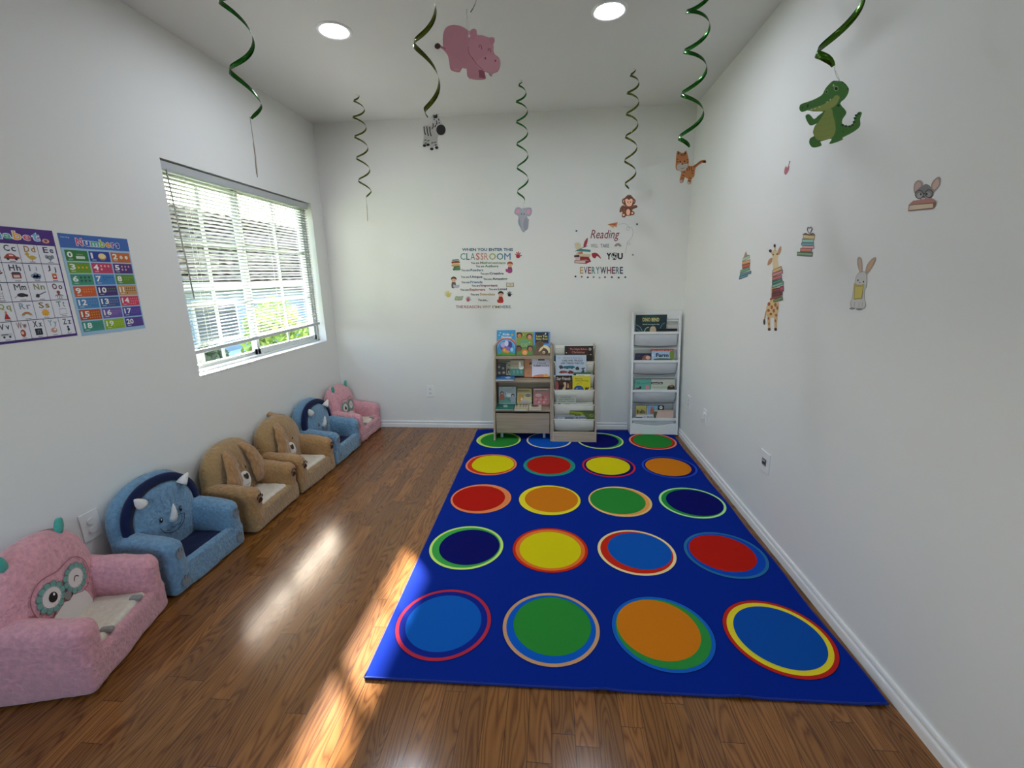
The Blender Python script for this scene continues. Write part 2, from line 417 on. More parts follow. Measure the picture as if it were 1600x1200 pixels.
downlight(-1.18, .70, 'added round recessed ceiling light out of view, for fill', 16)  # this pair is added out of view to brighten the near end
downlight(.29, .70, 'added round recessed ceiling light out of view, for fill', 16)

# ================================================================ rug
def rz_(x, y):
    e = 1-min(1, abs(x+.66)/.5)
    if y > 3.5: e = 1-min(1, abs(x+.66)/(.5-.38*min(1, (y-3.5)/.1)))
    w1 = .006*max(0, e)*(math.sin(y*21+1)*max(0, min(1, (y-2.9)/.4)))
    q = max(0, 1-(y-1.284)/.35) if y > 1.28 else 1
    w2 = .007*q*(max(0, math.sin(x*13.5-1.0))**6)*(1 if x > .0 else 0)
    return .008+w1*.9+abs(w1)*.3+w2
RA = .0105; rc, rs = math.cos(RA), math.sin(RA)
def rug_pt(x, y, h=0): return (x*rc-y*rs, x*rs+y*rc, rz_(x, y)+h)
RX0, RX1, RY0, RY1 = -.665, 1.126, 1.284, 4.015
rug = thing('circle_rug', 'royal blue rug with rows of coloured circles on the wood floor', 'rug', (0, 0, 0))
RB = bumpy('03288e', 900, .35, .0008, 1, 0, spec=.1, name='rug_pile_blue', vary=.12)
mb = MB(); nx, ny = 120, 182
g = [[rug_pt(RX0+(RX1-RX0)*i/nx+.004*math.sin(9*(j/ny)*PI)*(1 if i == nx else 0), RY0+(RY1-RY0)*j/ny) for i in range(nx+1)] for j in range(ny+1)]
vs = [p for r_ in g for p in r_]
mb.add(vs, [(j*(nx+1)+i, j*(nx+1)+i+1, (j+1)*(nx+1)+i+1, (j+1)*(nx+1)+i) for j in range(ny) for i in range(nx)], RB, True)
per = [g[0][i] for i in range(nx+1)]+[g[j][nx] for j in range(1, ny+1)]+[g[ny][i] for i in range(nx-1, -1, -1)]+[g[j][0] for j in range(ny-1, 0, -1)]
n = len(per); mb.add(per+[(p[0], p[1], max(.0004, p[2]-.0075)) for p in per], [(i, (i+1) % n, n+(i+1) % n, n+i) for i in range(n)], RB)
mb.build('rug_field', None, rug, fixn=False)
bd = MB(); bd.tube([(p[0], p[1], p[2]-.003) for p in per[::2]]+[(per[0][0], per[0][1], per[0][2]-.003)], .0042, seg=6); bd.build('bound_edge', mat('0c2a86', .9), rug)
RED, YEL, ORG, GRN, BLU, NAV = 'bc1c10', 'ded010', 'd67c16', '2c8c36', '054a9c', '080e62'
circ = [[('b83048', '10268c', '0a5cba', 0, 0, .80), ('d0a078', '0a5cc4', GRN, .005, .01, .81), ('1763c4', '2f9040', ORG, -.014, .014, .825), ('c02822', 'ecd830', '0a4fa6', .003, 0, .82)],
        [('cdf07c', '40aa4c', NAV, .016, 0, .82), ('cc2a18', 'ea7a2e', YEL, 0, -.004, .82), ('f6dca0', 'cc2a18', '0c58b4', .018, .01, .82), ('2a72a4', '0e48b4', RED, -.011, .010, .81)],
        [('f28c5c', 'ee8c4c', RED, -.014, .0, .87), ('f2e032', 'eedd2c', ORG, .011, .006, .87), ('f0c87c', 'eea050', GRN, -.014, .004, .88), ('b8f0a0', '269040', NAV, .015, 0, .86)],
        [('f68c68', 'd03a1c', YEL, .014, .004, .83), ('2a9494', '259078', RED, -.004, .004, .85), ('d02c48', '0a1064', YEL, -.004, .006, .83), ('2450c8', '0a1270', ORG, -.008, 0, .83)],
        [('d8f080', 'b8e060', GRN, .01, -.01, .86), ('f0e8c0', '1050b0', '0c58c0', .0, 0, .93), ('d8ec90', '38a048', NAV, -.012, 0, .86), ('f29c80', 'c82c1c', GRN, .0, .004, .83)]]
RM = {}
def rugmat(h):
    if h not in RM: RM[h] = bumpy(h, 900, .35, .0008, 1, 0, spec=.1, name='rug_pile_'+h, vary=.08)
    return RM[h]
for r_ in range(5):
    for c_ in range(4):
        o_, m_, i_, ox, oy, k = circ[r_][c_]
        cx, cyy = -.436+.4489*c_, 1.564+.5428*r_; RR = .1987
        mb = MB()
        def disc(x, y, rad, h, col, inner=0):
            n = 64; rings = max(2, int((rad-inner)/.012)); vs = []
            for q in range(rings+1):
                rr = inner+(rad-inner)*q/rings
                for a in range(n): vs.append(rug_pt(x+rr*math.cos(2*PI*a/n), y+rr*math.sin(2*PI*a/n), h))
            mb.add(vs, [(q*n+a, q*n+(a+1) % n, (q+1)*n+(a+1) % n, (q+1)*n+a) for q in range(rings) for a in range(n)], rugmat(col), True)
        disc(cx, cyy, RR+.003, .0007, '0a1a5c', RR-.03)
        disc(cx, cyy, RR, .0010, o_, RR-.03)
        disc(cx, cyy, RR*.925, .0013, m_)
        disc(cx+ox, cyy+oy, RR*k*.995, .0017, i_)
        mb.build('circle_spot', None, rug, fixn=False)
# ================================================================ plush armchairs
def plush(h, name, vary=.11): return bumpy(h, 62, 1, .011, 1.0, .5, 6, vary, name=name, spec=.1)
PK = plush('e6a3ac', 'pink_plush'); PKL = plush('dea0a8', 'pink_suede', .06); BLP = plush('7399b6', 'blue_plush'); TANP = plush('b48857', 'tan_plush'); TANS = plush('b08c5e', 'tan_suede', .05)
CRM = bumpy('e3d8c6', 60, .5, .004, .95, .3, name='cream_plush', vary=.06); NVY = bumpy('0c1a44', 60, .4, .004, .9, .1, name='navy_suede', vary=.1)
TANE = bumpy('b08252', 60, 1, .01, 1, .6, name='tan_fur', vary=.16, stretch=(1, 1, .45))
WHP = bumpy('efeae4', 80, .6, .004, .95, .3, name='white_plush', vary=.05); TEAL = bumpy('4fae9e', 80, .4, .003, .9, .3, name='teal_felt', vary=.08)
GRY = bumpy('96938f', 120, .3, .002, .8, .2, name='grey_satin', vary=.05)
def plushchair(kind, cx, cy, rz, label, name, variant=0, sc=1.0, deep=1.0):
    body = {'owl': PK, 'rhino': BLP, 'dog': TANP}[kind]; side = {'owl': PKL, 'rhino': BLP, 'dog': TANS}[kind]
    seat = {'owl': CRM, 'rhino': NVY, 'dog': CRM}[kind]
    t = thing(name, label, 'armchair', (cx, cy, 0), rz, None); t.scale = (sc*deep, sc, sc)
    rnd = random.random()*9
    rbox((.01, 0, .070), (.160, .234, .068), .028, side, 'seat_base', t, .014, .006, 9, (lambda v: Vector((v.x, v.y, v.z-.030*max(0, (v.z-.06)/.08)*(1 if abs(v.y) < .16 else 0)))) if kind == 'rhino' else None)
    top = .15 if kind != 'rhino' else .128
    rbox((.050, 0, top-.025), (.100, .134, .027), .018, seat, 'seat_cushion', t, .014, .004, 14)
    if kind == 'rhino': rbox((.152, 0, .085), (.020, .20, .062), .02, side, 'front_lip', t, .014, .004, 12)
    for s in (-1, 1):
        def fn(v, s=s):
            k = (.17-v.x)/.3; up = max(0, (v.z-.05)/.2)
            return Vector((v.x, v.y+s*.004*up, v.z+.035*k*up))
        rbox((.018, s*.181, .150), (.155, .053, .117), .046, body, 'armrest', t, .012, .007, 11, fn)
    lean = R(-5); cl, sl_ = math.cos(lean), math.sin(lean)
    def shell(x0, th, b, a, ct, cb, zc, nt_, nb_):
        def sval(u, v):
            v -= zc; c = ct if v > 0 else cb; n = nt_ if v > 0 else nb_
            return (abs(u/a)**n+abs(v/c)**n)**(1/n)
        def prof(s): s = min(1, s); return th*(1-s**7)**.5+b*(1-s*s)
        def lp(x, u, v):
            dz = v-.1; return Vector((x*cl+dz*sl_, u, .1+dz*cl-x*sl_*0))
        def at(u, v, h=0): return lp(x0+prof(sval(u, v))+h, u, v)
        def mesh(nm, mt, amp=.004):
            rings = [0, .12, .25, .38, .5, .6, .7, .78, .84, .89, .93, .96, .98, .993, 1.0]; n = 72; vs = []
            for sd_ in (1, -1):
                for s in rings:
                    for k in range(n):
                        a_ = 2*PI*k/n; c_, q_ = math.cos(a_), math.sin(a_)
                        e = nt_ if q_ > 0 else nb_; cc = ct if q_ > 0 else cb
                        rr = 1/((abs(c_/a)**e+abs(q_/cc)**e)**(1/e))*s
                        u, v = rr*c_, zc+rr*q_
                        x = prof(s) if sd_ > 0 else -th*(1-s**7)**.5
                        w_ = noise.noise(Vector((u*14+rnd, v*14, sd_)))*amp
                        vs.append(lp(x0+x+w_*sd_*(1-s**8), u*(1+w_*2), v+w_*.6))
            m_ = len(rings); fs = []
            for b_ in (0, 1):
                o_ = b_*m_*n
                for i in range(m_-1):
                    for k in range(n):
                        f = (o_+i*n+k, o_+i*n+(k+1) % n, o_+(i+1)*n+(k+1) % n, o_+(i+1)*n+k); fs.append(f if not b_ else f[::-1])
            q = MB(); q.add(vs, fs, mt, True); o = q.build(nm, None, t)
            bm = bmesh.new(); bm.from_mesh(o.data); bmesh.ops.remove_doubles(bm, verts=bm.verts, dist=2e-5); bmesh.ops.recalc_face_normals(bm, faces=bm.faces); bm.to_mesh(o.data); bm.free()
            return o
        return at, mesh, sval
    if kind == 'rhino':
        _, mk, _ = shell(-.100, .040, .01, .228, .205, .24, .295, 2.3, 5); bk = mk('backrest', body)
        at, mk2, _ = shell(-.058, .030, .02, .188, .175, .22, .290, 2.2, 3.2); head = mk2('face_cushion', body)
        cr = MB(); n = 40; vs = []                                  # navy frill between head and back
        for i in range(n+1):
            a_ = R(-22+222*i/n); c_, q_ = math.cos(a_), math.sin(a_)
            sc_ = 1.10+.035*math.sin(i/n*PI)
            for (k, x) in ((.93, -.075), (sc_, -.066), (sc_+.02, -.055), (sc_, -.040), (.93, -.036)):
                e = 2.2; cc = .175 if q_ > 0 else .22
                rr = 1/((abs(c_/.188)**e+abs(q_/cc)**e)**(1/e))*k; v = .290+rr*q_
                vs.append((x*cl+(v-.1)*sl_+.01, rr*c_, v))
        cr.add(vs, [(i*5+k, i*5+(k+1) % 5, (i+1)*5+(k+1) % 5, (i+1)*5+k) for i in range(n) for k in range(5)]+[(0, 1, 2, 3, 4), tuple(n*5+k for k in range(5))], NVY, True)
        cr.build('frill', None, head)
        for s in (-1, 1):
            h = MB(); b0 = Vector((-.045, s*.112, .405)); P = [b0+Vector((.012*k, s*(.030*k+.008*k*k), .042*k+.006*k*k*(1 if variant else .5))) for k in (0, .25, .5, .75, 1)]
            h.tube(P, [.026, .023, .018, .012, .004], WHP, 12); h.build('horn', WHP, head)
        h = MB(); P = [at(0, .262, .004), at(0, .285, .016), at(0, .31, .024), at(0, .335, .030), at(0, .352, .034)]
        h.tube(P, [.018, .016, .012, .007, .002], WHP, 12); h.build('nose_horn', WHP, head)
        A = Art(dz=.0003)
        for s in (-1, 1):
            A.ell(s*.058, .292, .0085, .012, '0c1020', 2); A.ell(s*.058+.002, .296, .0028, .004, 'e8e8e8', 3)
            A.stroke([(s*.05, .305), (s*.06, .308), (s*.068, .303)], .002, '1c2c50', 1, sm=3)
        A.stroke([(-.072, .258), (-.058, .228), (-.03, .208), (.0, .202), (.03, .208), (.058, .228), (.072, .262)], .0035, '14284e', 2, sm=4)
        A.stroke([(-.045, .232), (-.03, .222), (-.016, .230), (0, .224), (.016, .231), (.032, .224), (.052, .246), (.05, .262)], .003, '14284e', 2, sm=4)
        A.stroke([(.02, .272), (.05, .268), (.072, .262)], .003, '14284e', 2, sm=4)
        for q in (-.055, -.022, .02, .055): A.stroke([(q, .335), (q*1.1, .38), (q*.9, .42)], .0028, '5f8db2', 1, sm=4)
        A.build('face_stitching', lambda u, v, h: at(u, v, .0045+h), head)
        for s in (-1, 1):
            P = Art(dz=.0004); P.ell(0, 0, .021, .026, '8b9094', 1); P.stroke([(-.007, .010), (-.002, .030)], .003, '2c3848', 2); P.stroke([(.006, .008), (.018, .028)], .003, '2c3848', 2)
            P.build('paw_pad', lambda u, v, h, s=s: Vector((.1765+h, s*.181+u, .205+v)), t)
            P.build('paw_pad', lambda u, v, h, s=s: Vector((.1765+h, s*.180+u, .062+v)), t)
    else:
        at, mk, _ = shell(-.085, .052, .022, .222, .212, .24, .285, 2.35, 5); head = mk('backrest', body if kind == 'owl' else side)
    if kind == 'owl':
        for s in (-1, 1):
            mb = MB(); n = 14; vs = []
            for sd_ in (1, -1):
                for i in range(n):
                    a_ = 2*PI*i/n; w_ = .017*math.sin(a_); l_2 = .034*(1-math.cos(a_))
                    vs.append(Vector((-.085+sd_*.006, s*(.115+l_2*.20)+w_, .445+l_2)))
            vs += [Vector((-.073, s*.12, .475)), Vector((-.097, s*.12, .475))]
            fs = [(i, (i+1) % n, n+(i+1) % n, n+i) for i in range(n)]+[(i, (i+1) % n, 2*n) for i in range(n)]+[(n+i, n+(i+1) % n, 2*n+1) for i in range(n)]
            mb.add(vs, fs, TEAL, True); mb.build('ear', TEAL, head)
        A = Art(dz=.0003)
        ol = [(-.125, .27), (-.105, .235), (-.07, .225), (-.035, .238), (0, .243), (.035, .238), (.07, .225), (.105, .235), (.125, .27), (.125, .32), (.10, .355), (.06, .37), (0, .362), (-.06, .37), (-.10, .355), (-.125, .32)]
        A.stroke(ol, .0035, 'a8626e', 1, True, 4)
        for s in (-1, 1):
            for k in range(12): A.ell(s*.056+.045*math.cos(k*PI/6), .292+.045*math.sin(k*PI/6), .0135, .0135, '74a89c', 1.5+k*.04, n=12)
            for k in range(12): A.ring(s*.056+.045*math.cos(k*PI/6), .292+.045*math.sin(k*PI/6), .0125, .0018, '4c7c74', 2.05+k*.03, n=12)
            A.ell(s*.056, .292, .039, .039, 'e8ded8', 3); A.ring(s*.056, .292, .037, .002, '5c8078', 3.5)
        A.ell(-.052, .290, .017, .019, '14100e', 4); A.ell(-.046, .298, .004, .005, 'f0f0f0', 5)
        A.stroke([(.044, .284), (.050, .296), (.060, .298), (.070, .288)], .0035, '1c1412', 4, sm=4)
        A.blob([(-.016, .262), (-.012, .247), (0, .238), (.012, .247), (.016, .262), (.01, .270), (-.01, .270)], '8c8884', 4)
        A.blob([(-.088, .14), (-.088, .19), (-.068, .226), (-.028, .243), (0, .234), (.028, .243), (.068, .226), (.088, .19), (.088, .14), (0, .135)], 'ece6e0', 1.2)
        A.build('face', lambda u, v, h: at(u, v, .005+h), head)
        for s in (-1, 1):
            rbox((.140, s*.085, .150), (.022, .013, .010), .009, GRY, 'foot', t, .006, .001, 20)
    if kind == 'dog':
        def ear(s, u0, hang=True):
            if hang:
                P = [at(u0*.8, .455, .004), at(u0*1.0, .42, .020), at(u0*1.15, .37, .026), at(u0*1.25, .32, .030), at(u0*1.32, .27, .032), at(u0*1.36, .22, .030), at(u0*1.34, .185, .022)]
                ws = [.026, .040, .047, .053, .057, .054, .032]; ths = [.010, .015, .018, .020, .020, .017, .010]
            else:
                P = [at(u0*.55, .47, -.01), at(u0*.75, .488, -.035), at(u0*.95, .497, -.055), at(u0*1.2, .488, -.07)]
                ws = [.03, .036, .036, .022]; ths = [.012, .014, .013, .008]
            n = 16; vs = []
            PP = []; WW = []
            for i in range(len(P)-1):
                for q in (0, .25, .5, .75): PP.append(P[i].lerp(P[i+1], q)); WW.append((ws[i]*(1-q)+ws[i+1]*q, ths[i]*(1-q)+ths[i+1]*q))
            PP.append(P[-1]); WW.append((ws[-1], ths[-1]))
            for i, p in enumerate(PP):
                for k in range(n):
                    a_ = 2*PI*k/n; w_ = 1+.22*noise.noise(Vector((p.z*38, a_*1.3, rnd+s)))
                    off = Vector((WW[i][1]*math.sin(a_)*w_, WW[i][0]*math.cos(a_)*w_, 0)) if hang else Vector((0, WW[i][0]*math.cos(a_)*w_*.8, WW[i][1]*math.sin(a_)*w_))
                    vs.append(p+off)
            m_ = len(PP); mb = MB(); mb.add(vs, [(i*n+k, i*n+(k+1) % n, (i+1)*n+(k+1) % n, (i+1)*n+k) for i in range(m_-1) for k in range(n)]+[tuple(range(n-1, -1, -1)), tuple((m_-1)*n+k for k in range(n))], TANE, True)
            mb.build('ear', TANE, head)
        if variant == 0: ear(-1, -.086); ear(1, .088)
        else: ear(-1, -.078); ear(1, .06, False)
        mz, mk3, _ = shell(-.020, .012, .016, .056 if variant == 0 else .066, .062, .066, .232, 2.3, 2.3); mo = mk3('muzzle', WHP, .002)
        A = Art(dz=.0003)
        A.blob([(-.019, .272), (-.012, .279), (0, .275), (.012, .279), (.019, .272), (.013, .252), (0, .243), (-.013, .252)], '35201a', 2)
        A.build('nose', lambda u, v, h: mz(u, v, .004+h), mo)
        A = Art(dz=.0003); A.stroke([(-.022, .214), (-.012, .206), (0, .214), (.012, .206), (.022, .214)], .0028, '6a5548', 2, sm=4)
        A.build('mouth', lambda u, v, h: mz(u, v, .004+h), mo)
        for s in (-1, 1):
            A = Art(dz=.0003); A.ell(s*.032 if variant == 0 else s*.048, .312, .0055, .0085, '1c130e', 2)
            A.build('eye', lambda u, v, h: at(u, v, .004+h), head)
        for s in (-1, 1):
            P = Art(dz=.0004); P.blob([(-.020, -.016), (-.014, .0), (0, .009), (.014, .0), (.020, -.016), (.008, -.021), (-.008, -.021)], '38211a', 1)
            for a_, b_ in ((-.022, .012), (-.009, .024), (.008, .024), (.021, .012)): P.ell(a_, b_, .006, .009, '38211a', 1.2)
            P.build('paw_print', lambda u, v, h, s=s: Vector((.1765+h, s*.181+u, .205+v)), t)
        A = Art(dz=.0003)
        A.stroke([(.03, -.11), (.10, -.07), (.12, 0), (.10, .07), (.03, .11)], .0015, 'b8ab98', 1, sm=5)
        A.build('seat_stitching', lambda u, v, h: Vector((u, v, top+.0055+h)), t)
    return t
plushchair('owl', -1.828, 1.322, R(15), 'pink plush armchair with winking owl face, nearest the camera', 'plush_armchair', sc=1.02)
plushchair('rhino', -1.878, 1.860, R(-1.5), 'blue plush rhino armchair with navy seat beside the nearest pink one', 'plush_armchair', 0)
plushchair('dog', -1.866, 2.384, R(1), 'tan plush dog armchair with both long ears hanging over its face', 'plush_armchair', 0, .98, 1.08)
plushchair('dog', -1.862, 2.872, R(-2), 'tan plush dog armchair with one ear hanging and the other flipped back', 'plush_armchair', 1, .98, 1.12)
plushchair('rhino', -1.858, 3.343, R(-1), 'blue plush rhino armchair standing between a tan dog and the corner pink armchair', 'plush_armchair', 1, .97, 1.14)
plushchair('owl', -1.857, 3.822, R(-1), 'pink plush armchair with winking owl face in the back corner', 'plush_armchair', sc=.98, deep=1.1)
#CHUNK2
# ================================================================ outlets
def outlet(name, label, o, ux, nrm, w=.070, h=.115, mode='plain', cat='outlet'):
    o = Vector(o); ux = Vector(ux); nrm = Vector(nrm); uz = Vector((0, 0, 1))
    t = thing(name, label, cat, o)
    fr = lambda u, v, hh: ux*u+uz*v+nrm*hh
    b = MB(); b.prism([(-w/2, -h/2), (w/2, -h/2), (w/2, h/2), (-w/2, h/2)], fr, 0, .006, WHITE); b.build('wall_plate', None, t, .002)
    if mode in ('plain', 'caps'):
        for z in (-.0205, .0205):
            b = MB(); b.prism([(.0165*math.cos(a*PI/8), z+.0145*math.sin(a*PI/8)) for a in range(16)], fr, .006, .0075 if mode == 'plain' else .013, mat('e9eae8', .3)); so_ = b.build('socket' if mode == 'plain' else 'safety_cap', None, t, .0008)
            if mode == 'plain':
                A = Art(dz=.0002)
                for x in (-.006, .006): A.rect(x-.0012, z-.002, x+.0012, z+.007, '2a2a2a', 1)
                A.ell(0, z-.008, .0022, .0022, '2a2a2a', 1); A.build('slots', fr, so_, .0076)
    if mode == 'plug':
        b = MB(); b.prism([(.016*math.cos(a*PI/8), .022+.014*math.sin(a*PI/8)) for a in range(16)], fr, .006, .018, WHITE); b.build('safety_cap', None, t, .001)
        b = MB(); b.prism([(-.015, -.036), (.015, -.036), (.015, -.006), (-.015, -.006)], fr, .006, .030, mat('dfe0de', .4)); b.build('plug', None, t, .003)
    if mode == 'port':
        b = MB(); b.prism([(-.022, -.018), (.022, -.018), (.022, .018), (-.022, .018)], fr, .006, .0085, mat('7c7f80', .5)); b.build('port_frame', None, t, .001)
        A = Art(dz=.0002); A.rect(-.016, -.011, .016, .010, '2c2e30', 1); A.rect(-.016, .002, .010, .010, 'd8d8d8', 2); A.build('port_opening', fr, t, .0086)
    return t
outlet('power_outlet', 'white outlet with two round safety caps between pink and blue armchairs', (XL, 1.617, .372), (0, 1, 0), (1, 0, 0), .082, .13, 'caps')
outlet('power_outlet', 'white duplex outlet low on the back wall left of the bookshelf', (-1.170, YB, .365), (1, 0, 0), (0, -1, 0))
outlet('power_outlet', 'white outlet on right wall nearest the white book rack', (XR, 3.73, .366), (0, -1, 0), (-1, 0, 0))
outlet('power_outlet', 'white outlet with plugged adapter on right wall, second from the corner', (XR, 3.315, .368), (0, -1, 0), (-1, 0, 0), mode='plug')
outlet('cable_port', 'white wall plate with square dark port low on right wall', (XR, 2.355, .418), (0, -1, 0), (-1, 0, 0), .105, .115, 'port', 'wall plate')

# ================================================================ shelves
OAK = wood('a3907a', 'bba993', 'pale_oak_laminate', 0); OAKV = wood('a3907a', 'bba993', 'pale_oak_laminate_upright', 2)
CANV = bumpy('e2e0d4', 300, .3, .001, .95, .1, name='cream_canvas'); GCAN = bumpy('c9ccd1', 260, .3, .001, .9, .1, name='pale_grey_cloth')
def side(x0, x1, y0, k, top, mt, name, parent, yb=4.062, z0=.010):
    b = MB(); b.prism([(y0+k*z0, z0), (yb, z0), (yb, top), (y0+k*top, top)], lambda u, v, h: (h, u, v), x0, x1, mt); return b.build(name, None, parent, .002)
def sling(x0, x1, yf, zf, drop, depth, back, mt, name, parent, seed=0, wr=.006):
    b = MB(); nxx, prof = 22, []
    for i in range(9):
        t = i/8; prof.append((yf+.002+depth*.45*t**2.2, zf-drop*t))
    for i in range(1, 6):
        t = i/5; prof.append((yf+depth*.45+depth*.55*t, zf-drop+(drop+back)*t))
    vs = []
    for i in range(nxx+1):
        q = i/nxx
        for j, (y, z) in enumerate(prof):
            a = math.sin(PI*min(1, j/8))*wr
            n_ = noise.noise(Vector((q*5+seed, (z-zf)*14+q*4, seed*3.1)))
            e = (abs(q*2-1))**3
            vs.append((x0+(x1-x0)*q, y+n_*a*.9-(1-e)*a*.8, z+(e*.012*(j/8) if j <= 8 else 0)))
    m_ = len(prof)
    b.add(vs, [(i*m_+j, i*m_+j+1, (i+1)*m_+j+1, (i+1)*m_+j) for i in range(nxx) for j in range(m_-1)], mt, True)
    o = b.build(name, None, parent, fixn=False); sd_ = o.modifiers.new('thickness', 'SOLIDIFY'); sd_.thickness = .0015
    return o
# -- oak display bookcase
Y1 = lambda z: 3.70+.25*z
bc = thing('display_bookcase', 'pale oak bookcase with three open shelves and a lower drawer', 'bookcase')
side(-.517, -.501, 3.70, .25, .832, OAKV, 'side_panel', bc); side(-.016, -.0005, 3.70, .25, .832, OAKV, 'side_panel', bc)
for zb, zt, yb_ in ((.711, .736, 4.05), (.510, .530, 4.05), (.258, .276, 4.05)):
    b = MB(); b.prism([(Y1(zt)+.004, zb), (yb_, zb), (yb_, zt), (Y1(zt)+.004, zt)], lambda u, v, h: (h, u, v), -.501, -.016, OAK); b.build('shelf', None, bc, .0015)
boxo('back_panel', -.501, -.016, 4.045, 4.055, .06, .735, OAK, bc)
dr = MB(); dr.box(-.494, -.022, Y1(.16)+.004, Y1(.16)+.020, .067, .249, OAK); dro = dr.build('drawer', None, bc, .002)
boxo('drawer_box', -.488, -.028, Y1(.16)+.020, 4.03, .075, .235, mat('8d7d69', .6), dro)
for x in (-.45, -.07): boxo('caster', x-.012, x+.012, 3.78, 3.805, .012, .066, mat('b8bcc4', .3), dro, .004)
# -- oak sling rack
Y2 = lambda z: 3.69+.3*z
rk = thing('sling_book_rack', 'pale oak sling rack with cream canvas pockets beside the bookcase', 'book rack')
side(.001, .015, 3.69, .3, .820, OAKV, 'side_panel', rk); side(.371, .385, 3.69, .3, .820, OAKV, 'side_panel', rk)
b = MB(); b.prism([(Y2(.01), .010), (Y2(.01)+.016, .010), (Y2(.092)+.016, .092), (Y2(.092), .092)], lambda u, v, h: (h, u, v), .015, .371, OAK); b.build('bottom_panel', None, rk, .002)
boxo('bottom_board', .015, .371, Y2(.08)+.02, 4.05, .03, .044, OAK, rk)
RZ = (.797, .680, .563, .440, .317, .193)
for i, z in enumerate(RZ):
    y = Y2(z)+.006
    q = MB(); q.tube([(.015, y, z), (.371, y, z)], .0065, seg=10); q.build('rod', CANV, rk)
    sling(.021, .365, y-.006, z, .122 if i else .10, .075, .02, CANV, 'canvas_pocket', rk, i+1)
# -- white sling rack
Y3 = lambda z: 3.90+.12*z
WRK = mat('e9ebec', .35, name='white_lacquer')
wr_ = thing('sling_book_rack', 'tall white book rack with grey cloth pockets in the back corner', 'book rack')
side(.704, .721, 3.90, .12, 1.10, WRK, 'side_panel', wr_); side(1.107, 1.124, 3.90, .12, 1.10, WRK, 'side_panel', wr_)
boxo('top_rail', .721, 1.107, 4.045, 4.059, 1.035, 1.098, WRK, wr_, .002)
b = MB()
pts = [(.721, .012), (1.107, .012), (1.107, .112)]+[(1.107-.386*t, .112-.022*math.sin(PI*t)) for t in [i/14 for i in range(1, 14)]]+[(.721, .112)]
b.prism(pts, lambda u, v, h: (u, Y3(v)+.004+h, v), 0, .014, WRK); b.build('bottom_panel', None, wr_, .0015)
boxo('bottom_board', .721, 1.107, 3.93, 4.05, .030, .042, WRK, wr_)
for i, z in enumerate((.918, .668, .405, .149)):
    boxo('front_bar', .721, 1.107, Y3(z)-.001, Y3(z)+.014, z-.011, z+.011, WRK, wr_, .002)
    boxo('rear_bar', .721, 1.107, 4.053, 4.062, z+.095, z+.112, WRK, wr_, .002)
    sling(.727, 1.101, Y3(z)+.004, z-.004, .125 if i < 3 else .10, min(.105, 4.052-Y3(z)-.004), .0, GCAN, 'cloth_pocket', wr_, 9+i, .008)

# ================================================================ books
CA, CB_, CC_, CD_, CE_, CF_ = (770, 505, 12.63), (770, 595, 12.63), (860, 530, 13.333), (860, 600, 12.0), (980, 480, 10.91), (980, 580, 10.91)
LIM = {CA: (-.4985, -.0185), CB_: (-.4985, -.0185), CC_: (.0165, .3695), CD_: (.0165, .3695), CE_: (.7225, 1.1055), CF_: (.7225, 1.1055)}
G1, G2, G3 = 'picture books on top of the oak bookcase', 'picture books on the middle oak shelf', 'picture books on the lower oak shelf'
def book(label, crop, box, y0, z0, k, cover, art=None, th=.010, drop=0, group=None, name='picture_book', pages='efe9dc', flat=False, l=.0004, tilt=0):
    """standing book whose front lies in the plane y = y0 + k (z - z0)"""
    ox, oy, s = crop; x0p, y0p, x1p, y1p = box
    if flat: p0 = Vector((0, 0, z0)); n = Vector((0, 0, 1))
    else: p0 = Vector((0, y0, z0)); n = Vector((0, -1, k)).normalized()
    C = [sight(ox+a/s, oy+b/s, p0, n) for a, b in ((x0p, y0p), (x1p, y0p), (x1p, y1p), (x0p, y1p))]
    if flat:
        xa, xb = max(LIM[crop][0], (C[0].x+C[3].x)/2), min(LIM[crop][1], (C[1].x+C[2].x)/2); ya, yb_ = C[3].y, C[0].y
        o = Vector((xa, ya, z0)); U = Vector((1, 0, 0)); V = Vector((0, 1, 0)); w_, h_ = xb-xa, yb_-ya
    else:
        xa, xb = max(LIM[crop][0], (C[0].x+C[3].x)/2), min(LIM[crop][1], (C[1].x+C[2].x)/2)
        V = Vector((0, k, 1)).normalized(); U = Vector((1, 0, 0)); o = Vector((xa, C[3].y, C[3].z))-V*drop
        zmin = {G1: .740, G2: .534, G3: .281}.get(group, -1)+(.012 if 'two girls' in label else 0)
        drop = min(drop, (C[3].z-zmin)/V.z) if zmin > 0 else drop; o = Vector((xa, C[3].y, C[3].z))-V*drop
        w_ = xb-xa; h_ = (C[0]-C[3]).dot(V)+drop
    t = thing(name, label, 'book', o, 0, group)
    if tilt: t.rotation_euler = (0, R(tilt), 0)
    fr = lambda u, v, h: U*u+V*v+n*h
    b = MB()
    for a, c in ((0, -.0015), (-th+.0015, -th)): b.prism([(0, 0), (w_, 0), (w_, h_), (0, h_)], fr, a, c, mat(cover, .45))
    b.prism([(0, 0), (.0018, 0), (.0018, h_), (0, h_)], fr, -.0015, -th+.0015, mat(cover, .45)); b.build('cover', None, t)
    b = MB(); b.prism([(.0018, .002), (w_-.003, .002), (w_-.003, h_-.002), (.0018, h_-.002)], fr, -.0016, -th+.0016, mat(pages, .8)); b.build('pages', None, t)
    if art:
        A = Art(True, rough=.4); art(A)
        inv = lambda p: p-o
        fa = on(p0, n, ox, oy, s, l)
        def fc(u, v, h):
            q = fa(min(max(u, x0p+2), x1p-2), min(max(v, y0p+2), y1p-1), h)-o
            q.x = min(max(q.x, .0006), w_-.0006); return q
        ao = A.build('cover_art', fc, t)
    return t
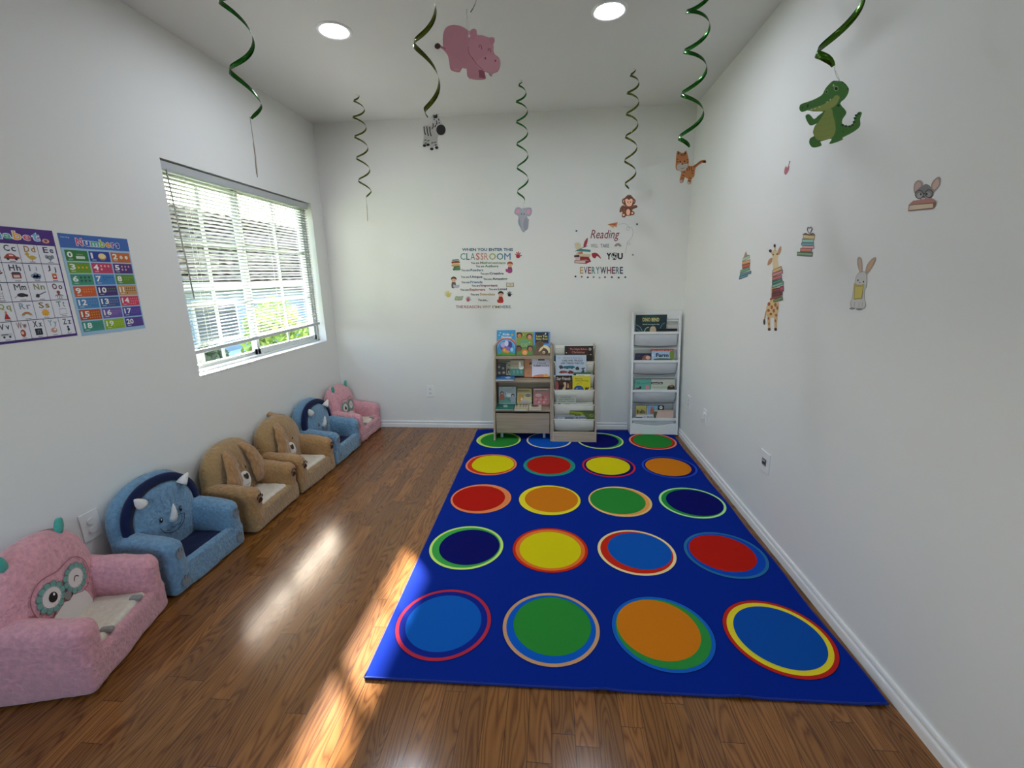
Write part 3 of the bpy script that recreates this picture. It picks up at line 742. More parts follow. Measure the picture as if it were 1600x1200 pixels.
G1, G2, G3 = 'picture books on top of the oak bookcase', 'picture books on the middle oak shelf', 'picture books on the lower oak shelf'
# top of the bookcase
def a1(A):
    A.rect(78, 140, 445, 632, '3a9ad0'); A.blob([(78, 500), (110, 600), (200, 560), (330, 570), (445, 600), (445, 632), (78, 632)], '4f9a34')
    for i, c in enumerate(('e0a43a', 'd8603c', '6a4a9a', '8fc4e8')): A.ring(265, 500, 215-i*14, 15, c, n=24, a0=185, a1=355)
    A.ell(265, 470, 120, 85, '5a4a92'); A.ell(200, 430, 45, 55, 'b8aee0'); A.ell(330, 420, 50, 60, '463684'); A.ell(270, 400, 40, 60, 'd8d0ee'); A.ell(300, 500, 50, 40, '7c6cc0')
    A.ell(230, 530, 45, 50, 'e07a2c'); A.ell(228, 530, 22, 26, 'f2c04a'); A.ell(290, 560, 45, 25, 'e8923a'); A.ell(375, 520, 30, 40, '9ad0ee')
    A.text('Kids', 200, 195, 330, 240, 'f4f6f8', bold=.02); A.text('Stories', 165, 248, 370, 298, 'f4f6f8', bold=.02); A.ell(380, 230, 26, 16, 'e8b25a'); A.ell(150, 190, 16, 10, 'dcecf4'); A.ell(130, 235, 16, 10, 'dcecf4')
book('tall bright blue picture book with rainbow, leftmost on top of the bookcase', CA, (78, 140, 445, 632), 3.925, .738, .22, '1f6f9f', a1, .014, group=G1)
def a2(A):
    A.rect(470, 180, 790, 628, '8a9c34'); A.blob([(560, 330), (700, 330), (720, 470), (640, 540), (540, 470)], '6aa070'); A.blob([(500, 500), (640, 470), (790, 520), (790, 628), (470, 628)], '5f8a34')
    for x, y, hc, sk_ in ((520, 240, '241410', 'd08a5c'), (722, 265, '5a2418', 'e0a080'), (510, 500, '2a1a12', '8a5030'), (735, 500, '38180f', 'c07a50'), (630, 575, 'd87a20', 'f0b070')):
        A.ell(x, y-6, 62, 58, hc); A.ell(x+4, y+8, 40, 42, sk_); A.ell(x-10, y+4, 4, 5, '241410'); A.ell(x+18, y+4, 4, 5, '241410'); A.stroke([(x-8, y+24), (x+4, y+30), (x+16, y+24)], 4, '7a2a1a')
    for i, t_ in enumerate(('our friends', 'at play')): A.text(t_, 555, 395+i*42, 685, 422+i*42, 'e8d870')
    A.ell(605, 230, 10, 10, 'f0e060'); A.ell(722, 385, 9, 9, 'f0f0c0')
book('green picture book with four children faces at its corners', CA, (470, 180, 790, 628), 3.925, .738, .22, '6c7c2c', a2, .014, group=G1)
def a3(A):
    A.rect(800, 172, 1140, 628, '5a94d4'); A.rect(838, 180, 1098, 400, '0e1020'); A.blob([(820, 480), (860, 380), (930, 350), (1000, 380), (1010, 440), (1080, 460), (1140, 520), (1140, 628), (820, 628)], '6a4c2c')
    A.blob([(1000, 440), (1060, 440), (1120, 490), (1140, 560), (1100, 590), (1060, 510), (1000, 480)], 'f0dcae'); A.blob([(905, 560), (940, 490), (990, 455), (1000, 480), (950, 540)], 'e8d0a0')
    A.ell(1035, 570, 60, 55, '4a2c16'); A.ell(1008, 575, 28, 28, 'e8c890'); A.ell(1008, 580, 10, 10, '2a180c'); A.ell(930, 420, 50, 45, '5c4024'); A.rect(800, 440, 850, 520, '2f7a54')
    A.text('Love You', 860, 232, 1075, 278, 'e6e08a', bold=.015); A.text('Baby Bear', 858, 292, 1090, 338, 'e6d86a', bold=.015); A.text('board book', 1000, 372, 1080, 388, '8a6aa8'); A.ell(1040, 210, 12, 20, 'f0f0e0', rot=30)
book('board book with dark sky and brown bear on top of the bookcase', CA, (800, 172, 1140, 628), 3.925, .738, .22, '3c74bc', a3, .016, group=G1)
# middle shelf
def b1(A):
    A.rect(80, 780, 340, 1030, '241612')
    for x, y in ((125, 860), (205, 885), (130, 975), (215, 970)): A.ell(x, y, 42, 46, '0c0908'); A.ell(x, y+4, 24, 24, 'b09a90'); A.ell(x-7, y, 4, 4, '181010'); A.ell(x+7, y, 4, 4, '181010')
    A.text('night', 100, 800, 160, 830, 'a0505a')
book('dark brown picture book with small faces, far left of the middle shelf', CA, (80, 780, 260, 1030), 3.93, .532, .25, '2a1a16', b1, .010, group=G2)
def b2(A):
    A.rect(180, 765, 345, 1020, 'b9b192')
    for x, y in ((215, 810), (280, 800), (320, 830), (240, 840)): A.ell(x, y, 12, 14, '3c342c')
    A.ell(240, 950, 30, 40, 'd8d4c4'); A.ell(310, 950, 32, 55, '1c1410'); A.ell(318, 960, 14, 30, 'c8c0b4')
book('cream grey picture book half hidden behind the dark brown one', CA, (180, 765, 345, 1020), 3.955, .532, .25, '8c866c', b2, .010, group=G2)
def b3(A):
    A.rect(345, 730, 612, 1040, 'b8b190'); A.rect(345, 895, 612, 1040, '3f7d74'); A.text('the white', 370, 775, 500, 798, 'a0584a'); A.text('rabbit', 370, 802, 520, 826, 'a0584a')
    A.blob([(520, 770), (545, 760), (560, 840), (600, 850), (612, 880), (590, 905), (530, 905), (515, 860)], 'f2efe6'); A.ell(536, 862, 6, 10, '282420'); A.ell(576, 862, 6, 10, '282420')
    for x in (400, 430, 470): A.stroke([(x, 850), (x+12, 880)], 6, '6a6a50')
    for x in (400, 470, 540): A.blob([(x, 950), (x+20, 920), (x+40, 960), (x+20, 1000)], '68a08c')
book('cream and teal picture book with white rabbit on the middle shelf', CA, (345, 730, 612, 1040), 3.915, .532, .25, '8f8a68', b3, .010, group=G2)
def b4(A): A.rect(620, 700, 772, 1060, 'cf8452'); A.ell(745, 800, 26, 30, '40261a'); A.ell(755, 830, 18, 18, 'd8b080'); A.ring(700, 985, 18, 5, '7a4a34')
book('plain orange picture book beside the rubber duck book', CA, (620, 700, 800, 1060), 3.936, .532, .25, 'b8703f', b4, .010, group=G2)
def b5(A):
    A.rect(772, 705, 1140, 1062, 'dcd8ea'); A.rect(895, 708, 1022, 738, '4a5c50'); A.text('A Day with', 872, 775, 1048, 808, '4a3a50', bold=.01); A.text('RUBBER DUCKIE', 805, 820, 1112, 860, '3a3050', bold=.03)
    A.blob([(800, 1062), (830, 1030), (960, 1010), (1080, 1030), (1120, 1062)], 'd87a3c'); A.blob([(1010, 1020), (1060, 1000), (1100, 1050), (1080, 1062), (1010, 1062)], 'e0a83c')
book('pale lilac board book reading A Day with Rubber Duckie', CA, (772, 705, 1140, 1062), 3.900, .532, .25, 'c4bfd4', b5, .016, group=G2)
def b6(A): A.rect(75, 1040, 430, 1130, '4f86c4'); A.ell(300, 1075, 55, 18, 'd8dce6'); A.ell(130, 1070, 30, 12, '2f5c9c'); A.ell(375, 1085, 26, 10, '3c6cac')
book('blue picture book lying flat on the middle shelf', CA, (75, 1030, 430, 1110), 0, .545, 0, '3f74b4', b6, .012, group=G2, flat=True)
# lower shelf
def c1(A):
    A.rect(115, 115, 460, 440, '9fb0b4'); A.rect(115, 330, 460, 440, '4f8a78'); A.text('a book about', 205, 122, 375, 146, 'e8e4d0'); A.text('Sisters', 265, 225, 370, 275, 'f4f4f0', bold=.02); A.ell(320, 290, 55, 28, 'f0f0ec')
    for x, y, hc, cl_ in ((180, 240, '3a1c14', 'b0523c'), (395, 290, '181014', '8a9aa8')): A.ell(x, y, 34, 34, hc); A.ell(x+2, y+10, 20, 20, 'dca888'); A.blob([(x-35, y+30), (x+35, y+30), (x+45, y+130), (x-45, y+130)], cl_)
    A.stroke([(250, 330), (360, 400)], 12, '2f6454')
book('grey white picture book with two girls on the lower shelf', CB_, (115, 115, 460, 440), 3.90, .335, .25, '8a9a9c', c1, .010, drop=.045, group=G3)
def c2(A):
    A.rect(60, 425, 425, 560, '2f8070'); A.rect(230, 425, 345, 440, 'e8f0ec'); A.ell(250, 500, 45, 24, 'b8d4c8'); A.text('story time', 140, 530, 300, 548, '8cc0b0')
book('teal picture book lying flat at the left of the lower shelf', CB_, (60, 450, 425, 560), 0, .288, 0, '246a5c', c2, .010, group=G3, flat=True)
def c3(A): A.rect(485, 150, 770, 300, 'bfa43c'); A.rect(505, 188, 715, 204, '4a3c14'); A.rect(505, 226, 720, 240, '6a4c14')
book('yellow picture book standing behind the blonde girl book', CB_, (485, 150, 770, 300), 3.935, .36, .25, '9c8428', c3, .010, drop=.08, group=G3)
def c4(A):
    A.rect(480, 222, 770, 430, 'c9ba78'); A.blob([(500, 420), (510, 280), (560, 255), (610, 290), (590, 400)], 'c8962c'); A.ell(572, 360, 24, 30, 'ead0b4'); A.ell(695, 290, 56, 28, '584458'); A.text('Penny', 650, 278, 742, 302, 'e0d8e0'); A.blob([(540, 430), (590, 390), (700, 390), (770, 420), (770, 430)], 'b0a0b8')
book('tan picture book with blonde girl on the lower shelf', CB_, (480, 222, 770, 430), 3.905, .33, .25, 'a89c60', c4, .010, drop=.045, group=G3)
def c5(A):
    A.rect(800, 145, 1140, 460, 'b86a66'); A.rect(805, 160, 1090, 182, 'd8c8b4'); A.rect(830, 184, 1085, 206, '5c5a44'); A.ell(900, 282, 64, 28, 'e8d4c4'); A.text('sweet', 850, 272, 945, 292, 'a0504c')
    for i in range(8): A.ell(850+i*32, 370+(i % 3)*26, 22, 18, ('d88a88', 'c04850', 'e0a8a0')[i % 3])
    A.ell(990, 330, 22, 30, '8c2c30')
book('pink picture book at the right of the lower shelf', CB_, (800, 145, 1140, 460), 3.90, .31, .25, 'a05a58', c5, .012, drop=.03, group=G3)
def c6(A):
    A.rect(425, 440, 705, 530, 'ded4c0')
    for x in (475, 545, 610, 660): A.ell(x, 475, 20, 14, '3c3430'); A.ell(x-6, 510, 14, 8, '7a5048')
book('cream board book with animal dots lying in front of the blonde girl book', CB_, (436, 470, 700, 560), 0, .292, 0, 'cfc4a0', c6, .014, group=G3, flat=True)
def c7(A): A.rect(700, 450, 965, 530, 'dcd8cc'); A.ell(830, 495, 80, 20, '5a4c54'); A.ell(850, 500, 40, 10, 'b03038'); A.rect(750, 455, 960, 464, '4a3c3c')
book('cream board book with red and grey picture lying at the shelf front', CB_, (716, 470, 960, 560), 0, .290, 0, 'd4cab0', c7, .012, group=G3, flat=True)
# oak sling rack
G4 = 'picture books in the cream canvas rack'
def rp(z, off=.014): return Y2(z)+off
def d1(A):
    A.rect(297, 145, 888, 470, '1c100e'); A.rect(370, 160, 790, 300, '4a1214'); A.text('The Night Before', 405, 188, 765, 236, 'd49484', bold=.01); A.text('Christmas', 445, 246, 715, 296, 'd49484', bold=.01)
    A.ell(825, 208, 30, 28, 'b8b4a8'); A.ell(825, 208, 18, 16, '6a7468'); A.ell(333, 282, 12, 12, 'd8c4a8'); A.ell(840, 320, 20, 12, 'b8a890'); A.rect(760, 310, 800, 330, '6a4a28')
book('dark maroon Christmas book, topmost in the cream canvas rack', CC_, (297, 145, 888, 470), rp(.68, .018), .68, .02, '140c0c', d1, .010, drop=.03, group=G4)
book('dark teal book peeking out behind the cars and trucks book', CC_, (66, 340, 292, 470), rp(.68, .018), .68, .02, '1c5468', None, .007, drop=.03, group=G4)
def d2(A):
    A.rect(112, 332, 748, 750, 'c3cfde'); A.text('Richard Scarry\u2019s', 275, 374, 650, 412, '5c6c78'); A.text('CARS AND TRUCKS', 240, 425, 672, 464, '2c3440', bold=.02); A.text('AND THINGS THAT GO', 215, 480, 695, 520, '2c3440', bold=.02)
    A.blob([(180, 560), (240, 545), (270, 605), (200, 610)], '3c4450'); A.blob([(270, 570), (330, 555), (480, 555), (495, 600), (300, 612)], '2f7484'); A.ell(210, 605, 16, 16, '20242c'); A.ell(350, 608, 16, 14, '20242c'); A.ell(450, 606, 16, 14, '20242c')
    A.blob([(190, 680), (230, 655), (340, 665), (345, 700), (190, 705)], '9c3c30'); A.blob([(365, 690), (400, 650), (470, 670), (475, 712), (365, 712)], '7c3028'); A.ell(230, 700, 14, 12, '20242c'); A.ell(400, 710, 14, 12, '20242c'); A.ell(450, 710, 14, 12, '20242c')
    A.blob([(525, 600), (560, 570), (600, 600), (590, 640), (530, 635)], '3c4048'); A.blob([(640, 610), (715, 590), (715, 615), (690, 620), (710, 690), (640, 690), (670, 640)], '48505c'); A.ell(180, 390, 30, 12, 'a8bccc')
book('pale blue book reading Cars and Trucks and Things That Go', CC_, (112, 332, 748, 762), rp(.563), .563, .02, 'a8b4c4', d2, .010, drop=.03, group=G4)
def d3(A):
    A.rect(105, 765, 450, 1062, '2c1612'); A.text('Star Friends', 125, 785, 415, 855, 'e6dcd0', bold=.012, skew=.1); A.blob([(110, 900), (150, 880), (170, 960), (160, 1062), (110, 1062)], 'a8504c')
    A.ell(225, 920, 40, 50, '4a2018'); A.blob([(200, 960), (240, 960), (235, 1062), (180, 1062)], '180c0c'); A.blob([(265, 910), (320, 895), (330, 960), (300, 1062), (250, 1040), (290, 970)], 'd8b48c'); A.blob([(350, 960), (365, 905), (385, 960), (385, 1010), (345, 1010)], 'c89060'); A.rect(395, 880, 440, 1062, '6a3c20')
book('dark brown book titled Star Friends in the cream canvas rack', CC_, (105, 760, 450, 1062), rp(.44), .44, .02, '1c0e0c', d3, .010, drop=.03, group=G4)
def d4(A): A.rect(480, 700, 825, 728, '3f6c50'); A.rect(480, 728, 830, 790, 'e4e2d6'); A.text('In Autumn', 570, 745, 700, 768, '6a7a60'); A.ell(510, 735, 28, 20, '24402c')
book('white and green book behind the yellow book in canvas rack', CC_, (478, 695, 830, 1062), rp(.44, .0235), .44, .02, '3f6c50', d4, .006, drop=.03, group=G4)
def d5(A):
    A.rect(462, 778, 835, 1062, 'e4d420'); A.text('Big Dog', 520, 812, 665, 842, '3c5434', bold=.02); A.text('and Little Dog', 520, 852, 790, 884, '5a5a30', bold=.02)
    A.ell(590, 1060, 105, 95, '24508c', a0=180, a1=360); A.ell(590, 1060, 78, 76, '3460a0', a0=180, a1=360); A.ell(553, 1032, 9, 11, 'f4f4f4'); A.stroke([(545, 945), (600, 912), (665, 912)], 7, '5a6420', sm=4); A.blob([(720, 1050), (735, 1000), (775, 1010), (805, 990), (790, 1040), (760, 1056)], '5a4420')
book('bright yellow book with blue round shape in canvas rack', CC_, (462, 775, 835, 1062), rp(.44, .0142), .44, .02, 'c8b81c', d5, .008, drop=.03, group=G4)
def d6(A):
    A.rect(112, 212, 482, 385, 'b9bcae')
    for i, t_ in enumerate(('COUNTING', 'HOW MANY TO', 'A BUSY TOWN')): A.text(t_, (190, 160, 150)[i], 238+i*38, (385, 445, 450)[i], 260+i*38, '5c625c', bold=.02)
    A.ell(165, 372, 26, 14, '50565c'); A.ell(320, 378, 60, 8, '6a5c54')
book('grey sage book in the fourth canvas pocket', CD_, (112, 205, 482, 392), rp(.317), .317, .02, 'c8cabc', d6, .008, drop=.03, group=G4)
def d7(A):
    A.blob([(362, 508), (420, 502), (820, 555), (825, 665), (362, 600)], '5f6f34', k=1); A.blob([(365, 510), (600, 530), (640, 600), (380, 572)], '9aa838', k=1); A.text('Advanced Tales', 375, 532, 570, 562, '20280c', bold=.03, rise=-28); A.ell(770, 590, 44, 22, 'b0b484', rot=8); A.ell(770, 590, 36, 16, '6f7f3c', rot=8)
    A.blob([(455, 600), (640, 590), (680, 640), (660, 668), (455, 668)], 'b0b4c0', k=1); A.text('the Tortoise', 470, 610, 665, 640, '1c2030', bold=.03); A.text('Runner', 480, 645, 560, 662, '1c2030', bold=.03)
book('olive green book slanting in the lowest canvas pocket', CD_, (362, 500, 822, 668), rp(.193, .026), .193, .02, '4f5c2c', d7, .006, drop=.03, group=G4)
def d8(A): A.rect(90, 588, 460, 668, '9ea0a8'); A.rect(140, 615, 260, 662, 'c8ccd0'); A.text('BABY', 160, 622, 240, 650, '50545c'); A.rect(275, 620, 430, 660, '6c7484')
book('grey blue board book in the lowest canvas pocket', CD_, (90, 583, 460, 668), rp(.193, .0145), .193, .02, 'b8bac2', d8, .008, drop=.03, group=G4)
# white rack
G5 = 'picture books in the white rack'
def wp(z, off=.022): return Y3(z)+off
def e1(A):
    A.rect(145, 135, 672, 418, '16343c'); A.ell(400, 200, 160, 70, '1f4a44'); A.text('DINO BEND', 262, 180, 548, 245, 'e0d088', bold=.03); A.text('Stretch and yoga for kids', 262, 280, 548, 308, 'c8dcdc', bold=.02)
    A.blob([(390, 418), (400, 340), (470, 330), (490, 418)], 'cdb89a'); A.stroke([(150, 300), (220, 340), (260, 418)], 10, '7fa0a8', sm=4); A.stroke([(290, 418), (320, 360), (370, 340)], 12, 'b8c4a0', sm=4); A.stroke([(560, 360), (600, 290), (640, 270)], 9, '6c94a4', sm=4); A.stroke([(150, 360), (230, 418)], 8, '6c94a4')
book('dark green dinosaur book, topmost in the white rack', CE_, (145, 132, 672, 420), wp(.918, .0215), .918, 0, '122a30', e1, .008, drop=.028, group=G5)
book('black book tucked in the top pocket of the white rack', CE_, (495, 370, 850, 420), wp(.918, .0150), .918, 0, '15151a', None, .005, drop=.03, group=G5)
def e2(A): A.rect(135, 790, 405, 908, '1c1a3c'); A.ell(330, 870, 75, 55, '8c5c50'); A.ell(355, 860, 40, 32, 'd8b8a4'); A.ell(280, 895, 30, 22, 'b8584c'); A.text('Good', 150, 815, 215, 838, '5c58a0')
book('dark purple book beside the farm book in the white rack', CE_, (135, 788, 405, 908), wp(.668, .028), .668, .12, '16142c', e2, .008, drop=.028, group=G5)
def e3(A):
    A.rect(410, 722, 800, 908, 'a9c4e0'); A.rect(415, 722, 790, 748, 'b02c28'); A.text('first words on the', 430, 728, 770, 742, 'f0d8c8'); A.text('Farm', 490, 785, 705, 850, '2c2450', bold=.04); A.blob([(725, 770), (770, 740), (800, 760), (800, 880), (740, 890)], '7c9438'); A.blob([(470, 880), (600, 870), (740, 880), (740, 908), (470, 908)], '48643c'); A.ell(435, 820, 16, 22, 'dce4ec')
book('light blue book titled Farm in the white rack', CE_, (410, 718, 800, 908), wp(.668, .020), .668, .12, '8c2420', e3, .010, drop=.028, group=G5)
def e4(A): A.rect(125, 140, 402, 318, '5cab98'); A.text('A Kid', 135, 178, 215, 205, '2c5450'); A.text('like yourself', 165, 205, 380, 235, '2c5c54', rise=22); A.ell(180, 300, 36, 22, '7c3c50'); A.ell(222, 280, 20, 26, '1c2c30'); A.ell(345, 275, 34, 40, 'd48c90')
book('teal green book in the third pocket of the white rack', CF_, (125, 138, 402, 318), wp(.405, .022), .405, .12, '3f8878', e4, .008, drop=.028, group=G5)
def e5(A):
    A.rect(408, 168, 812, 318, 'c4ccb8'); A.rect(410, 185, 606, 222, '1c1a1c'); A.text('Advanced Tales', 422, 192, 592, 214, 'f0f0f0', bold=.02); A.text('The Cat and the', 425, 250, 675, 290, '8c8c70'); A.blob([(690, 318), (700, 250), (790, 240), (805, 318)], '2c2c20'); A.ell(748, 255, 36, 18, 'a06a40'); A.text('Town', 735, 208, 785, 226, '3c3c3c')
book('pale sage book reading The Cat and the in the white rack', CF_, (408, 140, 812, 318), wp(.405, .0165), .405, .12, 'c9c0b8', e5, .008, drop=.028, group=G5)
def e6(A):
    A.rect(148, 585, 328, 740, 'b7ae62'); A.rect(148, 740, 260, 800, 'e4e0e4')
    for i in range(6): A.rect(165+i*25, 655+(i % 3)*12, 183+i*25, 722, ('3c2c1c', '8a3c2c', '2c3420')[i % 3])
    A.rect(150, 780, 260, 800, '242424')
book('olive yellow book at the left of the lowest white rack pocket', CF_, (148, 585, 328, 805), wp(.149, .030), .149, .12, '8f8846', e6, .006, drop=.028, group=G5)
def e7(A): A.rect(348, 590, 445, 730, '7fa4d0'); A.blob([(390, 700), (410, 620), (430, 600), (440, 720)], 'c86a44')
book('light blue book with orange figure in the lowest white rack pocket', CF_, (338, 588, 445, 805), wp(.149, .042), .149, .12, 'd4d8dc', e7, .006, drop=.028, group=G5)
book('sky blue book in the lowest white rack pocket', CF_, (452, 588, 520, 805), wp(.149, .052), .149, .12, '7cb8d0', None, .006, drop=.028, group=G5)
def e8(A): A.rect(520, 590, 625, 660, '15151c'); A.ell(575, 620, 32, 26, 'e8e4e0'); A.ell(560, 614, 8, 8, '141414'); A.ell(590, 614, 8, 8, '141414')
book('black book with white face in the lowest white rack pocket', CF_, (520, 588, 625, 805), wp(.149, .058), .149, .12, '101014', e8, .006, drop=.028, group=G5)
def e9(A): A.rect(262, 740, 445, 805, 'd4d2dc'); A.text('FROG', 340, 765, 430, 800, '3c3c44', bold=.02); A.text('mr', 280, 770, 320, 796, '7a7a80')
book('lilac white book in front in the lowest white rack pocket', CF_, (262, 738, 445, 805), wp(.149, .0215), .149, .12, 'c0c0c8', e9, .006, drop=.028, group=G5)
def e10(A):
    A.rect(455, 690, 780, 805, 'dcbcae'); A.blob([(455, 690), (520, 690), (495, 760), (490, 805), (455, 805)], '4c5c34', k=1)
    for i in range(7): A.stroke([(580+i*28, 690), (585+i*26, 780)], 4, 'c89490')
book('pale pink book at the right of the lowest white rack pocket', CF_, (455, 660, 790, 805), wp(.149, .0165), .149, .12, 'c8b0a0', e10, .004, drop=.025, group=G5)
#CHUNK3
# ================================================================ wall decals (back wall)
def decal(name, label, cat, plane, crop, groups, group=None, off=.0006):
    p0, n = Vector(plane[0]), Vector(plane[1])
    fr0 = on(p0, n, *crop, off)
    t = thing(name, label, cat, (0, 0, 0), 0, group)
    org = None
    for k, (nm, fn) in enumerate(groups):
        A = Art(True); fn(A)
        if org is None:
            P = A.it[0][0][0]; org = fr0(P[0], P[1], 0); t.location = org
        A.build(nm, lambda u, v, h: fr0(u, v, h)-org, t, h0=k*.0007 if group is None and plane is RIGHT else 0)
    return t
K1 = '1f2126'
def g_head(A): A.text('WHEN YOU ENTER THIS', 420, 178, 1215, 222, '2a5f7c', bold=.035)
def g_class(A):
    cs = ('4d9c90', '2f6c74', '4a7c80', 'c4604c', 'd87468', 'd49a80', 'a8b468', '3f8c88', '3f70a0')
    xs = (388, 482, 548, 632, 706, 764, 838, 958, 1076, 1188)
    for i, ch in enumerate('CLASSROOM'): A.text(ch, xs[i]+4, 255, xs[i+1]-10, 360, cs[i], bold=0 if ch in 'MA' else .01)
def g_lines(A):
    for x, y, w, s_, x1, c_ in ((555, 388, 135, 'Mathematicians', 1100, '8c9c7c'), (635, 440, 130, 'Authors', 985, '3f7c54'), (405, 502, 135, 'Readers', 752, '4a7c80'), (705, 555, 130, 'Creative', 1070, '33405c'), (402, 608, 135, 'Unique', 738, '2c3c54'), (750, 640, 130, 'Amazing', 1128, '3c4458'), (408, 690, 130, 'Friends', 740, '5c80a0'),
                                (568, 742, 130, 'Important', 975, '7c2c44'), (390, 808, 135, 'Explorers', 780, 'b45c50'), (838, 798, 130, 'Loved', 1120, '2c3858'), (550, 880, 135, 'Scientists', 935, 'c8a074')):
        A.text('You are', x, y+4, x+w, y+36, K1, bold=.025)
        A.text(s_, x+w+12, y-2, x1, y+(36 if not any(q in s_ for q in 'pgqy') else 46), c_, bold=.03)
    A.text('You are...', 670, 970, 825, 1005, K1, bold=.025)
def g_reason(A):
    for s_, x0, x1, c_ in (('THE', 322, 438, 'a05c68'), ('REASON', 452, 718, 'b4706c'), ('WHY', 735, 872, 'b09468'), ("I'M", 893, 1008, 'a89060'), ('HERE.', 1022, 1192, '5c7c84')): A.text(s_, x0, 1072, x1, 1116, c_, bold=.02)
def hand(A, x, y, s, col, rot=0):
    A.ell(x, y, 26*s, 24*s, col)
    for i, a in enumerate((-150, -118, -92, -66, -22)):
        a += rot; l_ = (.85, 1.15, 1.2, 1.1, .9)[i]
        A.ell(x+math.cos(R(a))*34*s*l_, y+math.sin(R(a))*34*s*l_, 20*s, 6.5*s, col, rot=a)
def g_hand(x, y, s, col, rot=0): return lambda A: hand(A, x, y, s, col, rot)
def g_books(A):
    for i, (x0, y0, x1, y1, c_) in enumerate(((265, 350, 375, 378, '3f8478'), (258, 378, 380, 420, '9c3c2c'), (260, 425, 385, 465, 'd4a04c'), (290, 455, 388, 492, '4a5c34'), (280, 485, 392, 528, '3c7c54'))):
        A.blob([(x0, y0+8), (x1-20, y0), (x1, y0+10), (x1, y1-4), (x0+20, y1), (x0, y1-8)], c_, k=2); A.stroke([(x0+25, y1-5), (x1, y1-9)], 6, 'e8dcc4')
def kid(x, y, hair, shirt, book, bx, by, skin='e8b490'):
    def f(A):
        A.blob([(x-28, y+40), (x+24, y+40), (x+34, y+120), (x-30, y+130)], shirt); A.ell(x, y+8, 36, 34, skin); A.blob([(x-44, y+5), (x-34, y-34), (x, y-46), (x+36, y-32), (x+44, y+6), (x+22, y-10), (x-20, y-12)], hair)
        A.ell(x-12, y+10, 4, 5, K1); A.ell(x+12, y+10, 4, 5, K1)
        A.blob([(bx-46, by-20), (bx, by-8), (bx+46, by-20), (bx+44, by+26), (bx, by+34), (bx-44, by+26)], book, k=2)
    return f
def g_open(x, y, c_, sk=0): return lambda A: (A.blob([(x-60+sk, y-30), (x+sk, y-22), (x+60+sk, y-30), (x+60, y+34), (x, y+40), (x-60, y+34)], '8c7c60', k=1), A.blob([(x-54+sk, y-24), (x+sk, y-16), (x+54+sk, y-24), (x+52, y+26), (x, y+32), (x-52, y+26)], c_, k=1), A.stroke([(x+sk, y-16), (x, y+32)], 3, '7a6a50'))
decal('wall_decal', 'vinyl wall lettering When You Enter This Classroom with children and handprints', 'wall decal', BACK, (680, 370, 10),
      [('heading_lettering', g_head), ('classroom_lettering', g_class), ('verse_lettering', g_lines), ('closing_lettering', g_reason), ('red_handprint', g_hand(1295, 305, 1.25, 'b02038', 8)), ('black_handprint', g_hand(1160, 910, 1.0, '1c2024', 5)), ('yellow_handprint', g_hand(208, 915, 1.3, 'd4c464', -20)), ('pink_handprint', g_hand(514, 990, 1.0, 'b46470', 10)),
       ('book_stack', g_books), ('girl_reading', kid(1168, 432, 'b04c20', '8c4470', 'b0407c', 1150, 520)), ('boy_reading', kid(290, 668, '5c3a24', '6c5c54', 'b8bcc8', 330, 765)), ('girl_in_red', kid(1025, 895, '241410', 'b0281c', 'c03024', 1018, 1000)), ('open_book', g_open(1170, 745, 'd8d0b0')), ('open_notebook', g_open(360, 955, 'a8b898', 22))])
def h_read(A): A.text('Reading', 415, 290, 850, 470, '8c4048', bold=.005, skew=.22)
def h_will(A):
    for s_, x0, x1, c_ in (('WILL', 430, 545, '8c8c84'), ('TAKE', 582, 718, '5c6464')): A.text(s_, x0, 512, x1, 568, c_, bold=.01)
def h_you(A):
    A.text('Y', 675, 650, 752, 755, '1c1c1e', bold=.05); A.text('U', 850, 652, 932, 755, '1c1c1e', bold=.05)
    A.ell(798, 692, 48, 46, '1c1c1e'); A.ell(798, 692, 41, 39, 'dcdcd6'); A.blob([(765, 670), (795, 660), (800, 690), (780, 705)], '1c1c1e'); A.blob([(810, 680), (832, 690), (820, 715), (802, 705)], '1c1c1e'); A.rect(790, 738, 806, 752, '1c1c1e'); A.rect(772, 750, 825, 760, '1c1c1e'); A.ring(798, 696, 55, 5, '1c1c1e', a0=-60, a1=110)
def h_every(A):
    cs = ('c4a060', '3c4a70', '8c4450', '4c8c84', '5c8c88', '2c2c40', '8c3c50', '7c4458', '3f7c78', '34344c'); 
    xs = (262, 325, 386, 446, 510, 580, 682, 760, 826, 886, 944)
    for i, ch in enumerate('EVERYWHERE'): A.text(ch, xs[i], 870, xs[i+1]-10, 978, cs[i], bold=.02)
def h_dots(A):
    for x, y, c_ in ((192, 1020, '2c3440'), (290, 1024, 'a0705c'), (384, 1034, '3c3044'), (475, 1030, '6c8478'), (568, 1038, '8c9c94'), (653, 1032, '545c64'), (760, 1032, '2c3c44'), (866, 1038, '2c2c34'), (970, 1032, '4c5460'), (207, 308, '445c70'), (1153, 204, '2c4444'), (1088, 682, '8c9ca4')): A.ell(x, y, 15, 15, c_)
def h_plane(A): A.poly([(690, 205), (850, 170), (835, 250), (800, 235), (785, 265)], 'd88c54'); A.poly([(690, 205), (835, 190), (800, 235)], 'b8643c'); A.poly([(690, 205), (800, 225), (785, 265)], 'e0a474')
def h_trail(A): A.stroke([(862, 205), (960, 195), (1010, 225), (1035, 260), (1020, 300), (990, 290), (1000, 255), (1060, 255), (1090, 310), (1080, 390), (1040, 450), (1000, 490), (1005, 520), (1040, 520), (1045, 495), (1005, 500), (985, 580), (970, 660)], 5, 'b4b8b8', sm=4)
def h_bow(A):
    for r_, c_ in ((50, '7c6468'), (38, '9c8484'), (26, '6c6468')): A.ring(855, 556, r_, 9, c_, a0=185, a1=355)
